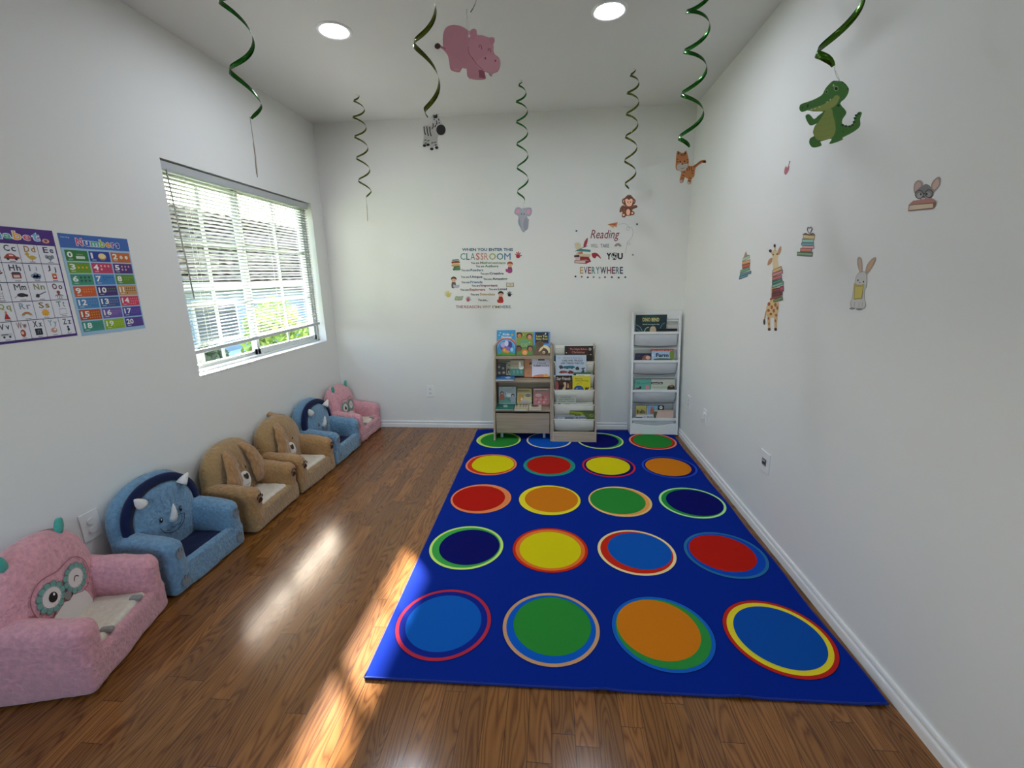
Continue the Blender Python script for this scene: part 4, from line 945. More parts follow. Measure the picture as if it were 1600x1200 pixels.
def h_stack(A):
    A.blob([(185, 500), (255, 495), (280, 560), (215, 610), (180, 540)], 'd8cca8', k=2); A.blob([(315, 560), (330, 480), (382, 412), (375, 500), (345, 560)], 'a83c44', k=2); A.stroke([(185, 628), (260, 590), (380, 540)], 8, '5c3034')
    for pts, c_ in (([(185, 625), (260, 585), (430, 605), (425, 638), (290, 628)], '3c8c88'), ([(190, 655), (300, 628), (310, 665), (270, 672)], 'c8745c'), ([(175, 675), (300, 665), (430, 672), (425, 720), (260, 705)], 'd8c8a0'), ([(170, 690), (250, 680), (258, 720), (172, 722)], '4c2c44'), ([(262, 705), (400, 715), (438, 790), (360, 760), (262, 765)], '9c2434'), ([(190, 728), (262, 722), (262, 762), (190, 765)], 'd4c4b4'), ([(175, 768), (360, 768), (435, 785), (360, 822), (175, 812)], '9c2434'), ([(185, 780), (345, 778), (345, 812), (185, 805)], 'd8ccbc')): A.poly(pts, c_)
def h_bird(A): A.blob([(445, 665), (490, 648), (540, 665), (590, 730), (575, 735), (530, 700), (500, 735), (460, 720)], 'a82838')
decal('wall_decal', 'vinyl wall lettering Reading Will Take You Everywhere with books and paper plane', 'wall decal', BACK, (880, 330, 10),
      [('reading_lettering', h_read), ('will_take_lettering', h_will), ('you_lettering', h_you), ('everywhere_lettering', h_every), ('dots', h_dots), ('paper_plane', h_plane), ('flight_trail', h_trail), ('rainbow', h_bow), ('book_stack', h_stack), ('red_bird', h_bird)])
# ================================================================ stickers on the right wall
def s_heart(A): A.blob([(385, 135), (393, 118), (402, 128), (412, 108), (412, 140), (393, 172), (382, 160)], 'b86c78'); A.stroke([(410, 110), (416, 95), (414, 88), (420, 92)], 4, '8c5460', sm=2)
decal('wall_sticker', 'small pink heart balloon sticker high on the right wall', 'wall sticker', RIGHT, (1130, 230, 4), [('heart', s_heart)])
def stack(A, rows):
    for pts, c_, d_ in rows:
        A.poly(pts, '4c4038'); cx = sum(p[0] for p in pts)/4; cyy = sum(p[1] for p in pts)/4
        A.poly([(cx+(p[0]-cx)*.95, cyy+(p[1]-cyy)*.80) for p in pts], c_); a, b, c, d = pts
        A.poly([(a[0]*.7+d[0]*.3+4, a[1]*.62+d[1]*.38), (b[0]*.7+c[0]*.3-4, b[1]*.62+c[1]*.38), (b[0]*.3+c[0]*.7-4, b[1]*.45+c[1]*.55), (a[0]*.3+d[0]*.7+4, a[1]*.45+d[1]*.55)], d_)
def s_tree(A): 
    A.poly([(142, 650), (160, 690), (122, 702)], 'b08c74'); stack(A, [([(122, 695), (165, 672), (168, 692), (120, 716)], 'a8c0a0', 'c8d8c0'), ([(120, 716), (170, 700), (170, 722), (118, 738)], 'd89c5c', 'e8bc84'), ([(118, 738), (170, 722), (168, 745), (120, 762)], 'c85c44', 'd87c60'), ([(110, 768), (166, 748), (170, 768), (106, 790)], '6c9c78', '8cb494'), ([(106, 792), (176, 772), (176, 790), (104, 810)], '4c8490', '7ca8b0'), ([(102, 808), (154, 792), (156, 806), (100, 828)], '3f7c8c', '8cbcc4')])
decal('wall_sticker', 'small pointed pile of books sticker left of the giraffe sticker', 'wall sticker', RIGHT, (1130, 230, 4), [('book_pile', s_tree)])
def s_pile(A):
    stack(A, [([(500, 545), (575, 550), (572, 578), (500, 572)], 'd4b87c', 'e4d0a0'), ([(494, 572), (566, 574), (566, 600), (492, 598)], '84b8a8', 'b8d8cc'), ([(488, 598), (568, 600), (568, 614), (488, 614)], '6ca4b0', 'a8d0d4'), ([(496, 616), (570, 616), (570, 634), (496, 634)], 'd8a0a0', 'ecc8c4'), ([(484, 630), (556, 632), (554, 656), (482, 654)], 'c4705c', 'd8948a'), ([(464, 654), (562, 656), (558, 684), (462, 678)], '6c8c6c', 'a4bc94')])
    A.blob([(496, 548), (515, 536), (540, 544), (560, 536), (578, 548), (560, 546), (540, 552), (515, 546)], '6c5438')
def s_outline(A): A.stroke([(540, 540), (528, 518), (532, 500), (542, 506), (550, 498), (556, 514), (542, 540)], 4, '54443c', sm=4)
decal('wall_sticker', 'stack of pastel books sticker with open book and heart on top', 'wall sticker', RIGHT, (1130, 230, 4), [('book_pile', s_pile), ('heart_outline', s_outline)])
def s_gir(A):
    A.poly([(314, 742), (343, 742), (336, 900), (306, 900)], 'dcb882')
    A.blob([(312, 750), (310, 690), (304, 665), (312, 645), (335, 645), (344, 665), (342, 700), (345, 750)], 'e4cc9c'); A.blob([(342, 668), (345, 640), (362, 618), (362, 650), (350, 672)], 'c8946c'); A.blob([(306, 690), (285, 705), (278, 738), (298, 728), (308, 705)], 'c8946c')
    A.stroke([(300, 655), (310, 670)], 8, 'd8bc8c'); A.ell(296, 648, 9, 10, '3c1c20'); A.stroke([(324, 625), (324, 650)], 8, 'd8bc8c'); A.ell(323, 616, 7, 11, '3c1c20'); A.ell(314, 672, 4, 5, '1c1410'); A.ell(338, 668, 4, 5, '1c1410')
    A.blob([(300, 880), (298, 950), (275, 985), (270, 1030), (280, 1060), (330, 1060), (348, 1000), (345, 960), (312, 870)], 'e0c08c')
    for x0, x1 in ((283, 290), (328, 330)): A.blob([(x0-8, 1040), (x0+12, 1040), (x1+6, 1135), (x1-8, 1135)], 'd8b47c', k=1); A.ell(x1-1, 1138, 9, 10, '4c2420')
    A.stroke([(272, 1020), (262, 1060), (258, 1090)], 6, 'c09060', sm=3); A.ell(258, 1092, 6, 18, '4c3028')
    for x, y, a, b in ((288, 980, 9, 12), (305, 1000, 8, 12), (328, 985, 8, 12), (285, 1020, 9, 10), (318, 1022, 8, 12), (340, 1005, 6, 12), (300, 1042, 8, 8), (334, 1050, 7, 9), (285, 1070, 5, 9), (328, 1085, 5, 9), (289, 1105, 4, 9), (300, 950, 6, 8)): A.ell(x, y, a, b, 'a85c2c')
def s_girb(A): stack(A, [([(308, 770), (365, 742), (370, 765), (308, 792)], 'd8ac6c', 'e8c898'), ([(306, 792), (372, 765), (375, 788), (308, 812)], 'c87c84', 'e0a4ac'), ([(308, 815), (366, 795), (368, 815), (308, 838)], 'b85c5c', 'd48c88'), ([(306, 840), (368, 818), (372, 838), (308, 862)], '3c7c6c', '6ca494'), ([(306, 862), (380, 838), (380, 858), (308, 880)], '6ca890', 'b4d8c8'), ([(308, 885), (356, 876), (358, 905), (308, 912)], '7c3438', '9c4c50'), ([(356, 870), (380, 865), (380, 900), (358, 905)], 'a84454', 'c06c78'), ([(306, 912), (372, 903), (374, 925), (306, 935)], '6c2c30', '8c4448'), ([(305, 935), (360, 925), (362, 945), (305, 950)], '8c3c34', 'a05c50'), ([(315, 955), (372, 930), (376, 955), (318, 970)], '5c7c4c', '8ca478')])
decal('wall_sticker', 'giraffe sticker carrying a tall stack of books on the right wall', 'wall sticker', RIGHT, (1130, 230, 4), [('giraffe', s_gir), ('book_pile', s_girb)])
def s_rab(A):
    A.blob([(200, 770), (198, 725), (212, 706), (232, 720), (240, 770), (238, 825), (218, 828)], 'b4a490'); A.blob([(212, 765), (210, 735), (222, 728), (230, 770), (228, 815), (220, 818)], 'd0b098'); A.blob([(262, 825), (275, 770), (315, 720), (344, 712), (335, 755), (300, 810), (275, 838)], 'b09c84'); A.blob([(272, 820), (285, 775), (318, 735), (330, 732), (318, 770), (292, 808)], 'cca480')
    ol = [(180, 905), (190, 860), (215, 828), (260, 822), (274, 850), (276, 900), (270, 945), (255, 965), (258, 1040), (268, 1080), (250, 1110), (200, 1112), (155, 1105), (145, 1065), (160, 1020), (168, 960), (172, 925)]
    A.blob(ol, '98948e'); cx, cyy = 215, 970; A.blob([(cx+(p[0]-cx)*.94, cyy+(p[1]-cyy)*.97) for p in ol], 'd4d2cc'); A.ell(160, 1110, 22, 8, '8c8a88'); A.ell(215, 1116, 24, 8, '8c8a88')
    for x in (180, 215, 240): A.stroke([(x, 1060), (x-3, 1100)], 3, 'a09c98')
    A.ell(206, 890, 5, 8, '2c2c34'); A.ell(249, 901, 5, 8, '2c2c34'); A.ell(221, 908, 5, 4, '7c5c54')
def s_rabb(A): A.poly([(178, 922), (252, 926), (238, 1035), (172, 1040)], 'a89444'); A.poly([(184, 932), (245, 934), (232, 1028), (178, 1032)], 'd4c468'); A.blob([(185, 912), (212, 930), (250, 918), (250, 940), (182, 938)], 'c0ac58', k=2)
decal('wall_sticker', 'grey rabbit sticker holding a yellow book on the right wall', 'wall sticker', RIGHT, (1300, 260, 5), [('rabbit', s_rab), ('yellow_book', s_rabb)])
def s_mou(A):
    for P, c_ in (([(640, 190), (645, 135), (675, 108), (708, 120), (712, 160), (690, 195), (655, 215)], 'a8948c'), ([(650, 185), (655, 140), (678, 122), (695, 140), (690, 170), (660, 200)], 'c8a8a0'), ([(775, 160), (790, 115), (830, 82), (850, 95), (842, 150), (805, 195), (785, 205)], 'a08c84'), ([(785, 165), (798, 125), (830, 95), (838, 140), (805, 180)], 'd0b0a0')): A.blob(P, c_)
    A.blob([(655, 230), (665, 190), (700, 155), (740, 138), (775, 160), (790, 200), (780, 240), (745, 262), (700, 262), (668, 250)], '84807e'); A.ell(690, 230, 24, 26, 'b0a8a4'); A.ell(752, 225, 24, 26, '9c9896'); A.ell(697, 218, 7, 9, '14141a'); A.ell(743, 216, 7, 9, '14141a'); A.ell(717, 240, 9, 7, '2c2424'); A.ell(717, 252, 16, 9, 'c8bcb4')
    A.ell(675, 268, 12, 8, 'c88c80'); A.ell(752, 256, 12, 8, 'c88c80')
def s_gla(A): A.ring(685, 218, 32, 5, '2c2428'); A.ring(762, 212, 30, 5, '2c2428'); A.stroke([(714, 212), (734, 210)], 5, '2c2428')
def s_moub(A): A.poly([(608, 295), (640, 268), (785, 248), (812, 265), (800, 285)], 'b87c74'); A.poly([(605, 298), (800, 282), (812, 268), (815, 300), (795, 330), (600, 350)], '8c5c44'); A.poly([(610, 305), (796, 290), (796, 322), (606, 342)], 'd8c4a8')
decal('wall_sticker', 'grey mouse sticker with round glasses leaning on a red book', 'wall sticker', RIGHT, (1300, 260, 5), [('mouse', s_mou), ('glasses', s_gla), ('red_book', s_moub)])

# ================================================================ posters on the left wall
def poster(name, label, y0, y1, z0, z1, art, border):
    t = thing(name, label, 'poster', (XL, y0, z0)); w_, h_ = y1-y0, z1-z0
    n = 10; b = MB(); vs = []
    for i in range(n+1):
        for j in range(n+1):
            u, v = i/n, j/n; c = .004*max(0, 1-min(u, 1-u, v, 1-v)*9)*(.5+.5*math.sin(7*u+5*v)) if min(u, 1-u, v, 1-v) < .11 else 0
            vs.append((.0012+c*.6, u*w_, v*h_))
    sheet = lambda u, v, h: Vector((.0012+h, u*w_, v*h_))
    b.prism([(0, 0), (1, 0), (1, 1), (0, 1)], sheet, -.0006, 0, mat(border, .35))
    for nm, fn in art:
        A = Art(rough=.35); fn(A)
        for P, fs, col, l in A.it: b.add([sheet(u, v, l*A.dz) for u, v in P], fs, mat(col, .35))
    b.build('printed_sheet', None, t, fixn=False)
    return t
NC = ['2c7c34', '203c98', 'c8692c', '6c9c28', 'c43c68', '4c2c78', '3c9474', '3c80c0', '5c8c30', 'd05c28', '402c74', 'c89458', '3c84bc', '2c5c98', 'd43858', 'b84c28', '6c58a4', '4440a0', '3c9484', '90b420', '4c3c90']
def n_bg(A): A.rect(0, .865, 1, 1, '3c68b4', 1); A.rect(0, 0, 1, .865, 'a0c4e0', .9)
def n_title(A):
    cs = ('d43c6c', '2c60b8', '4cac98', '94b838', 'e08c2c', '8c3c9c', '24408c'); xs = (.215, .315, .415, .545, .635, .72, .79, .86); 
    for i, ch in enumerate('Numbers'):
        up = ch in 'Nb'; y1 = .965 if up else .945
        A.text(ch, xs[i]-.004, .888, xs[i+1]-.008, y1+.004, 'f4f4f4', 2, bold=.08); A.text(ch, xs[i]+.002, .892, xs[i+1]-.014, y1, cs[i], 3, bold=.03)
    A.text('learning', .03, .955, .14, .975, 'c8d8ec', 3)
def n_cells(A):
    for k in range(21):
        r_, c_ = divmod(k, 3); x0 = .035+c_*.322; x1 = x0+.302; y1 = .845-r_*.1175; y0 = y1-.1045
        A.rect(x0, y0, x1, y1, NC[k], 2)
def n_nums(A):
    for k in range(21):
        r_, c_ = divmod(k, 3); x0 = .035+c_*.322; y1 = .845-r_*.1175; y0 = y1-.1045; w_ = .075 if k < 10 else .115
        A.text(str(k), x0+.022, y0+.032, x0+.022+w_*(.38 if k == 1 else .62 if k == 11 else 1), y1-.015, 'f2f2ee', 3, bold=.03); A.rect(x0+.03, y0+.014, x0+.09, y0+.020, 'd8d8dc', 3)
def n_items(A):
    ic = ('d8e8d8', 'f0c890', 'e8e0c8', 'f0a030', 'f4b8a8', 'e0a0b0', '2c4c4c', '2c4c7c', '94a83c', 'f09048', '6c7c54', '4c2418', '8c84b8', 'a87890', 'f08c9c', 'd8941c', 'a484bc', '8c5cac', '4c6c5c', 'b8cc4c', '7c3c8c')
    for k in range(21):
        r_, c_ = divmod(k, 3); x0 = .035+c_*.322+.125; y1 = .845-r_*.1175-.018
        if k == 0:
            A.rect(x0+.01, y1-.065, x0+.13, y1-.038, ic[0], 3); A.rect(x0+.02, y1-.03, x0+.11, y1-.015, '6c946c', 3); continue
        if k == 1: A.ell(x0+.06, y1-.035, .062, .036, 'b87c3c', 3); A.ell(x0+.058, y1-.028, .055, .028, 'f4dca0', 3.5); continue
        per = 2 if k == 2 else 3 if k < 7 else 5 if k < 16 else 6; s_ = .026 if k < 3 else .015 if k < 7 else .0095; dx = .165/per; dy = .034 if k < 7 else .026
        if k >= 16: dy = .019; s_ = .007
        for i in range(k):
            q, c2 = divmod(i, per); A.ell(x0+.012+c2*dx+(.02 if k == 2 else 0), y1-.012-q*dy-(.02 if k < 4 else 0), s_, s_*.78, ic[k], 3, n=8)
poster('numbers_poster', 'blue Numbers poster with coloured number cells, right of the alphabet poster', 1.777, 2.092, 1.200, 1.631, [('background', n_bg), ('cells', n_cells), ('title_lettering', n_title), ('number_lettering', n_nums), ('counting_pictures', n_items)], '8cb4d8')
AX = [.205*i/1.025 for i in range(6)]
def al_bg(A): A.rect(.012, .020, .985, .86, 'e8e8f0', 1)
def al_grid(A):
    for r_ in range(6):
        y = .86-.168*r_ if r_ < 5 else .020
        A.rect(.0, y-.003, 1, y+.003, '2c2c54', 2)
    for i in range(1, 5): A.rect(i*.1975-.0025, .188, i*.1975+.0025, .86, '2c2c54', 2)
    for i in range(1, 6): A.rect(i*.164-.0025, .02, i*.164+.0025, .188, '2c2c54', 2)
def al_title(A):
    cs = ('d8506c', 'e08c2c', '94b838', '4c9cd0', '5cb4a0', 'e8b04c', 'd8607c', '7cb0dc'); xs = [.10+i*.094 for i in range(9)]
    for i, ch in enumerate('Alphabet'):
        hi = ch in 'Alhbt'; lo = ch == 'p'
        A.text(ch, xs[i]-.004, .890-(.022 if lo else 0), xs[i+1]-.006, (.972 if hi else .945), 'f0e8f4', 2, bold=.08); A.text(ch, xs[i]+.004, .895-(.022 if lo else 0), xs[i+1]-.014, (.968 if hi else .940), cs[i], 3, bold=.02)
    A.ell(.90, .90, .04, .02, 'e0a48c', 2); A.ell(.90, .90, .018, .012, '8c4c5c', 3)
LC = ('c85c50', '4c6cb0', '2c3c54', 'b07c4c', '44405c', '5c9c5c', '34344c', '44405c', '6c8494', '34344c', '8c8c94', '5c5c6c', '2c2434', '8c8c5c', '5c2c3c', 'a85c3c', '8c9c4c', '8c9cac', '8c6c3c', '6c8c8c', '3c4c5c', '2c3c4c', '8c4c34', '2c2c3c', '8ca4b4', '4c5c6c')
def al_let(A):
    for k in range(26):
        if k < 20: r_, c_ = divmod(k, 5); x0 = .010+c_*.1975; w_ = .1975; y1 = .86-.168*r_
        else: x0 = .008+(k-20)*.164; w_ = .164; y1 = .188
        u = chr(65+k); l_ = u.lower()
        A.text(u, x0+w_*.22, y1-.068, x0+w_*(.54 if u in 'MW' else .50 if u not in 'IJ' else .38 if u == 'J' else .29), y1-.014, LC[k], 3, bold=0 if u in 'MW' else .02)
        lo = l_ in 'gjpqy'; A.text(l_, x0+w_*.58, y1-.068-(.014 if lo else 0), x0+w_*(.82 if l_ in 'mw' else .80 if l_ not in 'iljt' else .63 if l_ in 'il' else .69), y1-(.014 if l_ in 'bdfhklt' else .030), LC[k], 3, bold=.02)
        A.rect(x0+w_*.36, y1-.158, x0+w_*.66, y1-.153, '5c5c64', 3)
def al_pic(A):
    pc = ['c83c34', '3c3c44', 'b03c2c', 'd0b044', 'a0a4ac', '6c9cc8', 'c8741c', '9c3c34', '7c98b8', 'c03c20', 'b09040', 'c8a060', '9c98a0', '3c3c44', '747478', 'd88c5c', 'e0a040', 'b02c34', 'b08c5c', 'e8ac30', '3c4450', '7c9c6c', '8c8c94', 'a03c28', '181c2c', 'c89080', '2c3c4c']
    pc = ['c83c34', '3c3c44', 'b03c2c', 'd0b044', 'a0a4ac', '6c9cc8', 'c8741c', '9c3c34', '8ca0c0', 'c03c20', 'b09040', '9c98a0', '34343c', '747c8c', '9c4438', 'd88c5c', 'b02c34', 'b88c5c', 'e8ac30', 'b8bcc0', '9cb054', '7c8894', 'a84430', '181c2c', 'c89080', '2c3c4c']
    for k in range(26):
        if k < 20: r_, c_ = divmod(k, 5); x0 = .010+c_*.1975; w_ = .1975; y1 = .86-.168*r_
        else: x0 = .008+(k-20)*.164; w_ = .164; y1 = .188
        x = x0+w_*.5; y = y1-.112; c = pc[k]; u = chr(65+k)
        if u == 'C': A.blob([(x-.07, y-.02), (x-.06, y+.002), (x-.03, y+.022), (x+.02, y+.022), (x+.045, y+.002), (x+.07, y-.004), (x+.07, y-.02)], c, 3, 2); A.ell(x-.04, y-.022, .014, .011, '2c2c34', 4); A.ell(x+.04, y-.022, .014, .011, '2c2c34', 4); A.rect(x-.022, y+.002, x+.018, y+.015, 'd8e0e8', 4)
        elif u == 'D': A.blob([(x-.05, y+.02), (x-.04, y+.034), (x-.022, y+.026), (x-.02, y+.006), (x+.03, y+.006), (x+.055, y+.002), (x+.03, y-.018), (x-.01, y-.02), (x-.035, y-.004)], c, 3, 3); A.ell(x-.034, y+.026, .018, .016, c, 3.4); A.poly([(x-.050, y+.028), (x-.050, y+.020), (x-.066, y+.022)], 'e08c2c', 3.5); A.ell(x+.012, y-.004, .036, .018, c, 3.3); A.rect(x, y-.040, x+.005, y-.016, 'c8742c', 3)
        elif u == 'G': A.ell(x-.035, y-.010, .032, .022, c, 3); A.stroke([(x-.02, y-.004), (x+.07, y+.028)], .012, '5c3420', 3); A.ell(x-.03, y-.008, .010, .008, '3c1c10', 4)
        elif u == 'M': A.ell(x, y, .046, .018, c, 3); A.ell(x+.045, y-.004, .018, .012, c, 3); A.stroke([(x-.04, y-.004), (x-.07, y-.02), (x-.075, y-.026)], .005, '8c6c6c', 3)
        elif u == 'S': A.ell(x, y, .036, .028, c, 4); [A.poly([(x+.032*math.cos(a*PI/5-.14), y+.026*math.sin(a*PI/5-.14)), (x+.032*math.cos(a*PI/5+.14), y+.026*math.sin(a*PI/5+.14)), (x+.052*math.cos(a*PI/5), y+.040*math.sin(a*PI/5))], 'd88c28', 3) for a in range(10)]
        elif u == 'X': A.rect(x-.04, y-.03, x+.035, y+.03, c, 3); A.stroke([(x-.015, y-.015), (x-.01, y+.018), (x+.008, y+.015), (x+.01, y-.015)], .004, '9cb4cc', 4)
        elif u == 'R': [A.ring(x, y-.022, .052-i*.008, .007, q, 3, a0=10, a1=170, ry=.036-i*.006) for i, q in enumerate(('c84c3c', 'e0a43c', '5c9c5c'))]; A.ell(x-.045, y-.02, .016, .009, 'd8dce4', 4); A.ell(x+.045, y-.02, .016, .009, 'd8dce4', 4)
        elif u == 'Q': A.poly([(x-.03, y-.035), (x+.03, y-.035), (x+.008, y+.012), (x-.008, y+.012)], c, 3); A.ell(x, y+.022, .012, .011, 'c88c6c', 3); A.poly([(x-.011, y+.030), (x+.011, y+.030), (x, y+.042)], 'e0b03c', 4)
        elif u == 'L': [A.rect(x-.022+i*.038, y-.034, x-.017+i*.038, y+.034, c, 3) for i in (0, 1)]; [A.rect(x-.02, y-.025+j*.02, x+.02, y-.021+j*.02, c, 3) for j in range(3)]
        elif u == 'T': A.stroke([(x-.04, y-.028), (x+.04, y-.024), (x+.038, y+.028), (x-.04, y+.026)], .006, 'a0a4ac', 3, True)
        elif u == 'J': A.rect(x-.022, y-.028, x+.028, y+.014, c, 3); A.rect(x-.026, y+.014, x+.03, y+.026, 'e0a060', 3); A.rect(x-.010, y-.012, x+.018, y+.004, 'f0e0d0', 4)
        elif u == 'H': A.rect(x-.045, y-.022, x+.045, y+.020, c, 3); A.poly([(x-.052, y+.016), (x+.052, y+.016), (x+.035, y+.034), (x-.035, y+.034)], '3c4450', 4); A.rect(x-.03, y-.014, x+.03, y+.008, 'd8d4cc', 4)
        elif u == 'N': A.stroke([(x-.06, y-.022), (x-.02, y-.002), (x+.06, y+.024)], .010, c, 3); A.ell(x-.035, y-.010, .020, .018, '545c68', 3)
        elif u == 'O': A.ell(x, y+.016, .020, .016, c, 3); [A.stroke([(x, y), (x+.05*math.cos(R(a)), y-.01+.03*math.sin(R(a)))], .006, '6c5450', 3) for a in (200, 235, 270, 305, 340)]
        elif u == 'V': A.rect(x-.055, y-.010, x+.055, y+.012, 'c8ccd4', 3); A.ell(x-.025, y-.018, .011, .010, '2c2c34', 4); A.ell(x+.03, y-.018, .011, .010, '2c2c34', 4); A.rect(x-.045, y, x+.02, y+.008, '545c6c', 4)
        elif u == 'I': [A.ell(x+a, y+b, .026, .018, c, 3) for a, b in ((-.03, 0), (0, .012), (.03, .002), (-.012, -.014), (.018, -.014))]
        elif u == 'E': A.ell(x, y, .026, .022, c, 3); A.ell(x-.032, y+.008, .018, .018, '9098a4', 3); A.ell(x+.032, y+.008, .018, .018, '9098a4', 3); A.rect(x-.006, y-.036, x+.006, y-.01, c, 3)
        elif u == 'W': A.ell(x, y, .026, .034, c, 3); A.ell(x-.006, y+.004, .014, .014, 'e8c8b0', 4)
        elif u == 'Z': A.ell(x, y+.018, .012, .011, c, 3); A.ell(x+.002, y-.006, .014, .014, '14202c', 3); A.stroke([(x-.01, y-.034), (x, y-.014)], .006, c, 3)
        else: A.ell(x, y, .034, .024, c, 3); A.ell(x+.012, y+.006, .014, .010, 'f0e8e0', 4)
poster('alphabet_poster', 'purple bordered Alphabet poster cut off by the left edge of the photo', 1.420, 1.759, 1.205, 1.637, [('background', al_bg), ('grid_lines', al_grid), ('title_lettering', al_title), ('letters', al_let), ('letter_pictures', al_pic)], '4c2480')

# ================================================================ foil swirls and hanging animals
FOG = mat('256a20', .2, .85, name='green_foil'); FOL = mat('565e1a', .2, .85, name='olive_foil'); FOM = mat('447020', .2, .85, name='leaf_green_foil')
def swirl(label, x, y, zb, turns, rad, ph, mt, hand=1, width=.016, dxy=(0, 0), pw=.8):
    t = thing('foil_swirl', label, 'hanging decoration', (x, y, ZC), 0, None)
    b = MB(); n = int(turns*28); P = []
    H = ZC-zb
    for i in range(n+1):
        q = i/n; a = ph+hand*2*PI*turns*(q**pw); r_ = rad*min(1, .35+q*5)*min(1, .15+(1-q)*14)
        z = -.004-(H-.006)*q
        P.append(Vector((r_*math.cos(a)+dxy[0]*q, r_*math.sin(a)+dxy[1]*q, z)))
    vs = []
    for i, p in enumerate(P):
        tg = (P[min(i+1, n)]-P[max(i-1, 0)]).normalized(); q = i/n; a = ph+hand*2*PI*turns*(q**pw)
        rd = Vector((math.cos(a), math.sin(a), 0)); bn = tg.cross(rd).normalized()
        rd2 = bn.cross(tg).normalized(); bn = (bn*math.cos(.35)+rd2*math.sin(.35))
        w_ = width/2*min(1, .3+i*.2, .5+(n-i)*.2)
        vs += [p+bn*w_, p-bn*w_]
    b.add(vs, [(2*i, 2*i+1, 2*i+3, 2*i+2) for i in range(n)], mt, True)
    o = b.build('foil_ribbon', None, t, fixn=False); s_ = o.modifiers.new('thickness', 'SOLIDIFY'); s_.thickness = .0003
    c = MB(); c.tube([(0, 0, 0), (0, 0, -.003)], .006, mat('e8e8e4', .5), 10); c.tube([(0, 0, -.003), P[0]], .0008, mat('d0d0cc', .5), 5); c.build('ceiling_tack', None, t)
    return t
swirl('green foil swirl hanging nearest the window wall', -1.117, 1.744, 2.005, 3.9, .045, 2.2, FOG, 1)
swirl('olive foil swirl by the back left corner ending in an edge-on card', -1.422, 3.540, 2.036, 5.2, .045, .4, FOL, 1, .012)
swirl('olive foil swirl carrying the zebra card', -.456, 1.811, 1.998, 3.6, .042, -.6, FOL, 1)
swirl('olive foil swirl carrying the pink hippo card', -.194, 1.169, 1.999, 3.8, .050, 1.4, FOM, 1, .018)
swirl('dark green foil swirl in mid ceiling carrying the elephant card', -.214, 3.470, 1.940, 5.8, .040, 1.2, FOG, 1, .012)
swirl('olive foil swirl carrying the monkey card', .534, 3.390, 1.998, 5.6, .040, .2, FOL, 1, .013)
swirl('green foil swirl by the right wall carrying the tiger card', .655, 2.408, 2.002, 4.6, .052, .6, FOG, 1, .017)
swirl('wide green foil swirl carrying the crocodile card near the right wall', .836, 1.588, 2.002, 3.7, .050, -.5, FOM, 1, .020)
STR = mat('dcdcd8', .3)
def card(name, label, hang, crop, outlines, art, turn=0, th=.0012, string_to=None, back='e4e0d8', lift=.0):
    """flat printed card on a thread; drawn in its own vertical plane through the hanging point"""
    hang = Vector(hang); d = Vector((hang.x, hang.y, 0)).normalized(); a = R(turn)
    n = -Vector((d.x*math.cos(a)-d.y*math.sin(a), d.x*math.sin(a)+d.y*math.cos(a), 0))
    fr0 = on(hang, n, *crop, 0)
    t = thing(name, label, 'hanging decoration', hang, 0, None)
    fr = lambda u, v, h: fr0(u, v, h)-hang
    b = MB()
    for P, c_ in outlines: b.prism(P, fr, -th, 0, mat(c_, .45))
    b.build('card', None, t)
    A = Art(True, dz=.0002, rough=.45); art(A); A.build('printed_animal', fr, t)
    if string_to:
        top = fr(*string_to, 0); q = MB()
        for s_ in (-.003, .003): q.tube([Vector((s_*.3, 0, .012)), Vector((0, 0, 0)), top*.5+Vector((s_, 0, 0)), top], .0006, STR, 5)
        q.build('thread', STR, t)
    return t
HZ = (640, 0, 4.8)
def k_hip(A):
    PKH = 'd491a8'; D = '8c4058'
    A.blob([(258, 330), (255, 270), (275, 215), (325, 190), (390, 205), (450, 240), (500, 300), (500, 420), (430, 510), (380, 500), (320, 470), (290, 410)], 'd290a6', 1)
    A.blob([(292, 415), (340, 440), (400, 480), (380, 535), (340, 530), (308, 510), (298, 470)], PKH, 1.3); A.blob([(430, 480), (480, 430), (515, 520), (518, 595), (480, 590), (438, 570)], 'd491a8', 1.6, 3); A.blob([(510, 530), (555, 530), (568, 585), (545, 585), (518, 575)], 'a0586e', 1.1, 3)
    A.blob([(440, 350), (460, 290), (520, 266), (590, 285), (628, 335), (625, 400), (600, 450), (520, 490), (465, 430)], 'd896ac', 2); A.blob([(500, 470), (540, 430), (600, 410), (650, 425), (676, 470), (660, 530), (610, 545), (550, 530), (510, 505)], 'dc9cb2', 2.5)
    A.blob([(458, 270), (462, 235), (480, 220), (500, 235), (502, 280), (478, 295)], PKH, 2.2); A.blob([(596, 300), (605, 285), (628, 285), (634, 310), (618, 335)], PKH, 2.2)
    A.stroke([(520, 358), (524, 342), (536, 344), (542, 372)], 5, D, 3, sm=3); A.stroke([(588, 384), (592, 368), (602, 368), (608, 392)], 5, D, 3, sm=3); A.ell(568, 438, 6, 9, D, 3.3); A.ell(643, 457, 6, 8, D, 3.3)
    A.stroke([(440, 350), (445, 400), (480, 450), (510, 490), (550, 525)], 4, 'a05c74', 3, sm=3); A.blob([(597, 540), (622, 545), (615, 568), (602, 562)], 'd0a4b0', 3, 2)
    A.ell(210, 346, 22, 22, '3c3034', 2); A.stroke([(232, 350), (256, 358), (268, 372)], 9, 'b06c80', 1.5, sm=2); A.ell(447, 271, 8, 12, 'e8e4e4', 3); A.stroke([(470, 430), (500, 480)], 3, 'a05c74', 3)
    for x, y in ((345, 518), (362, 522), (455, 588), (480, 592), (500, 590)): A.ell(x, y, 9, 6, 'd8a4b0', 3)
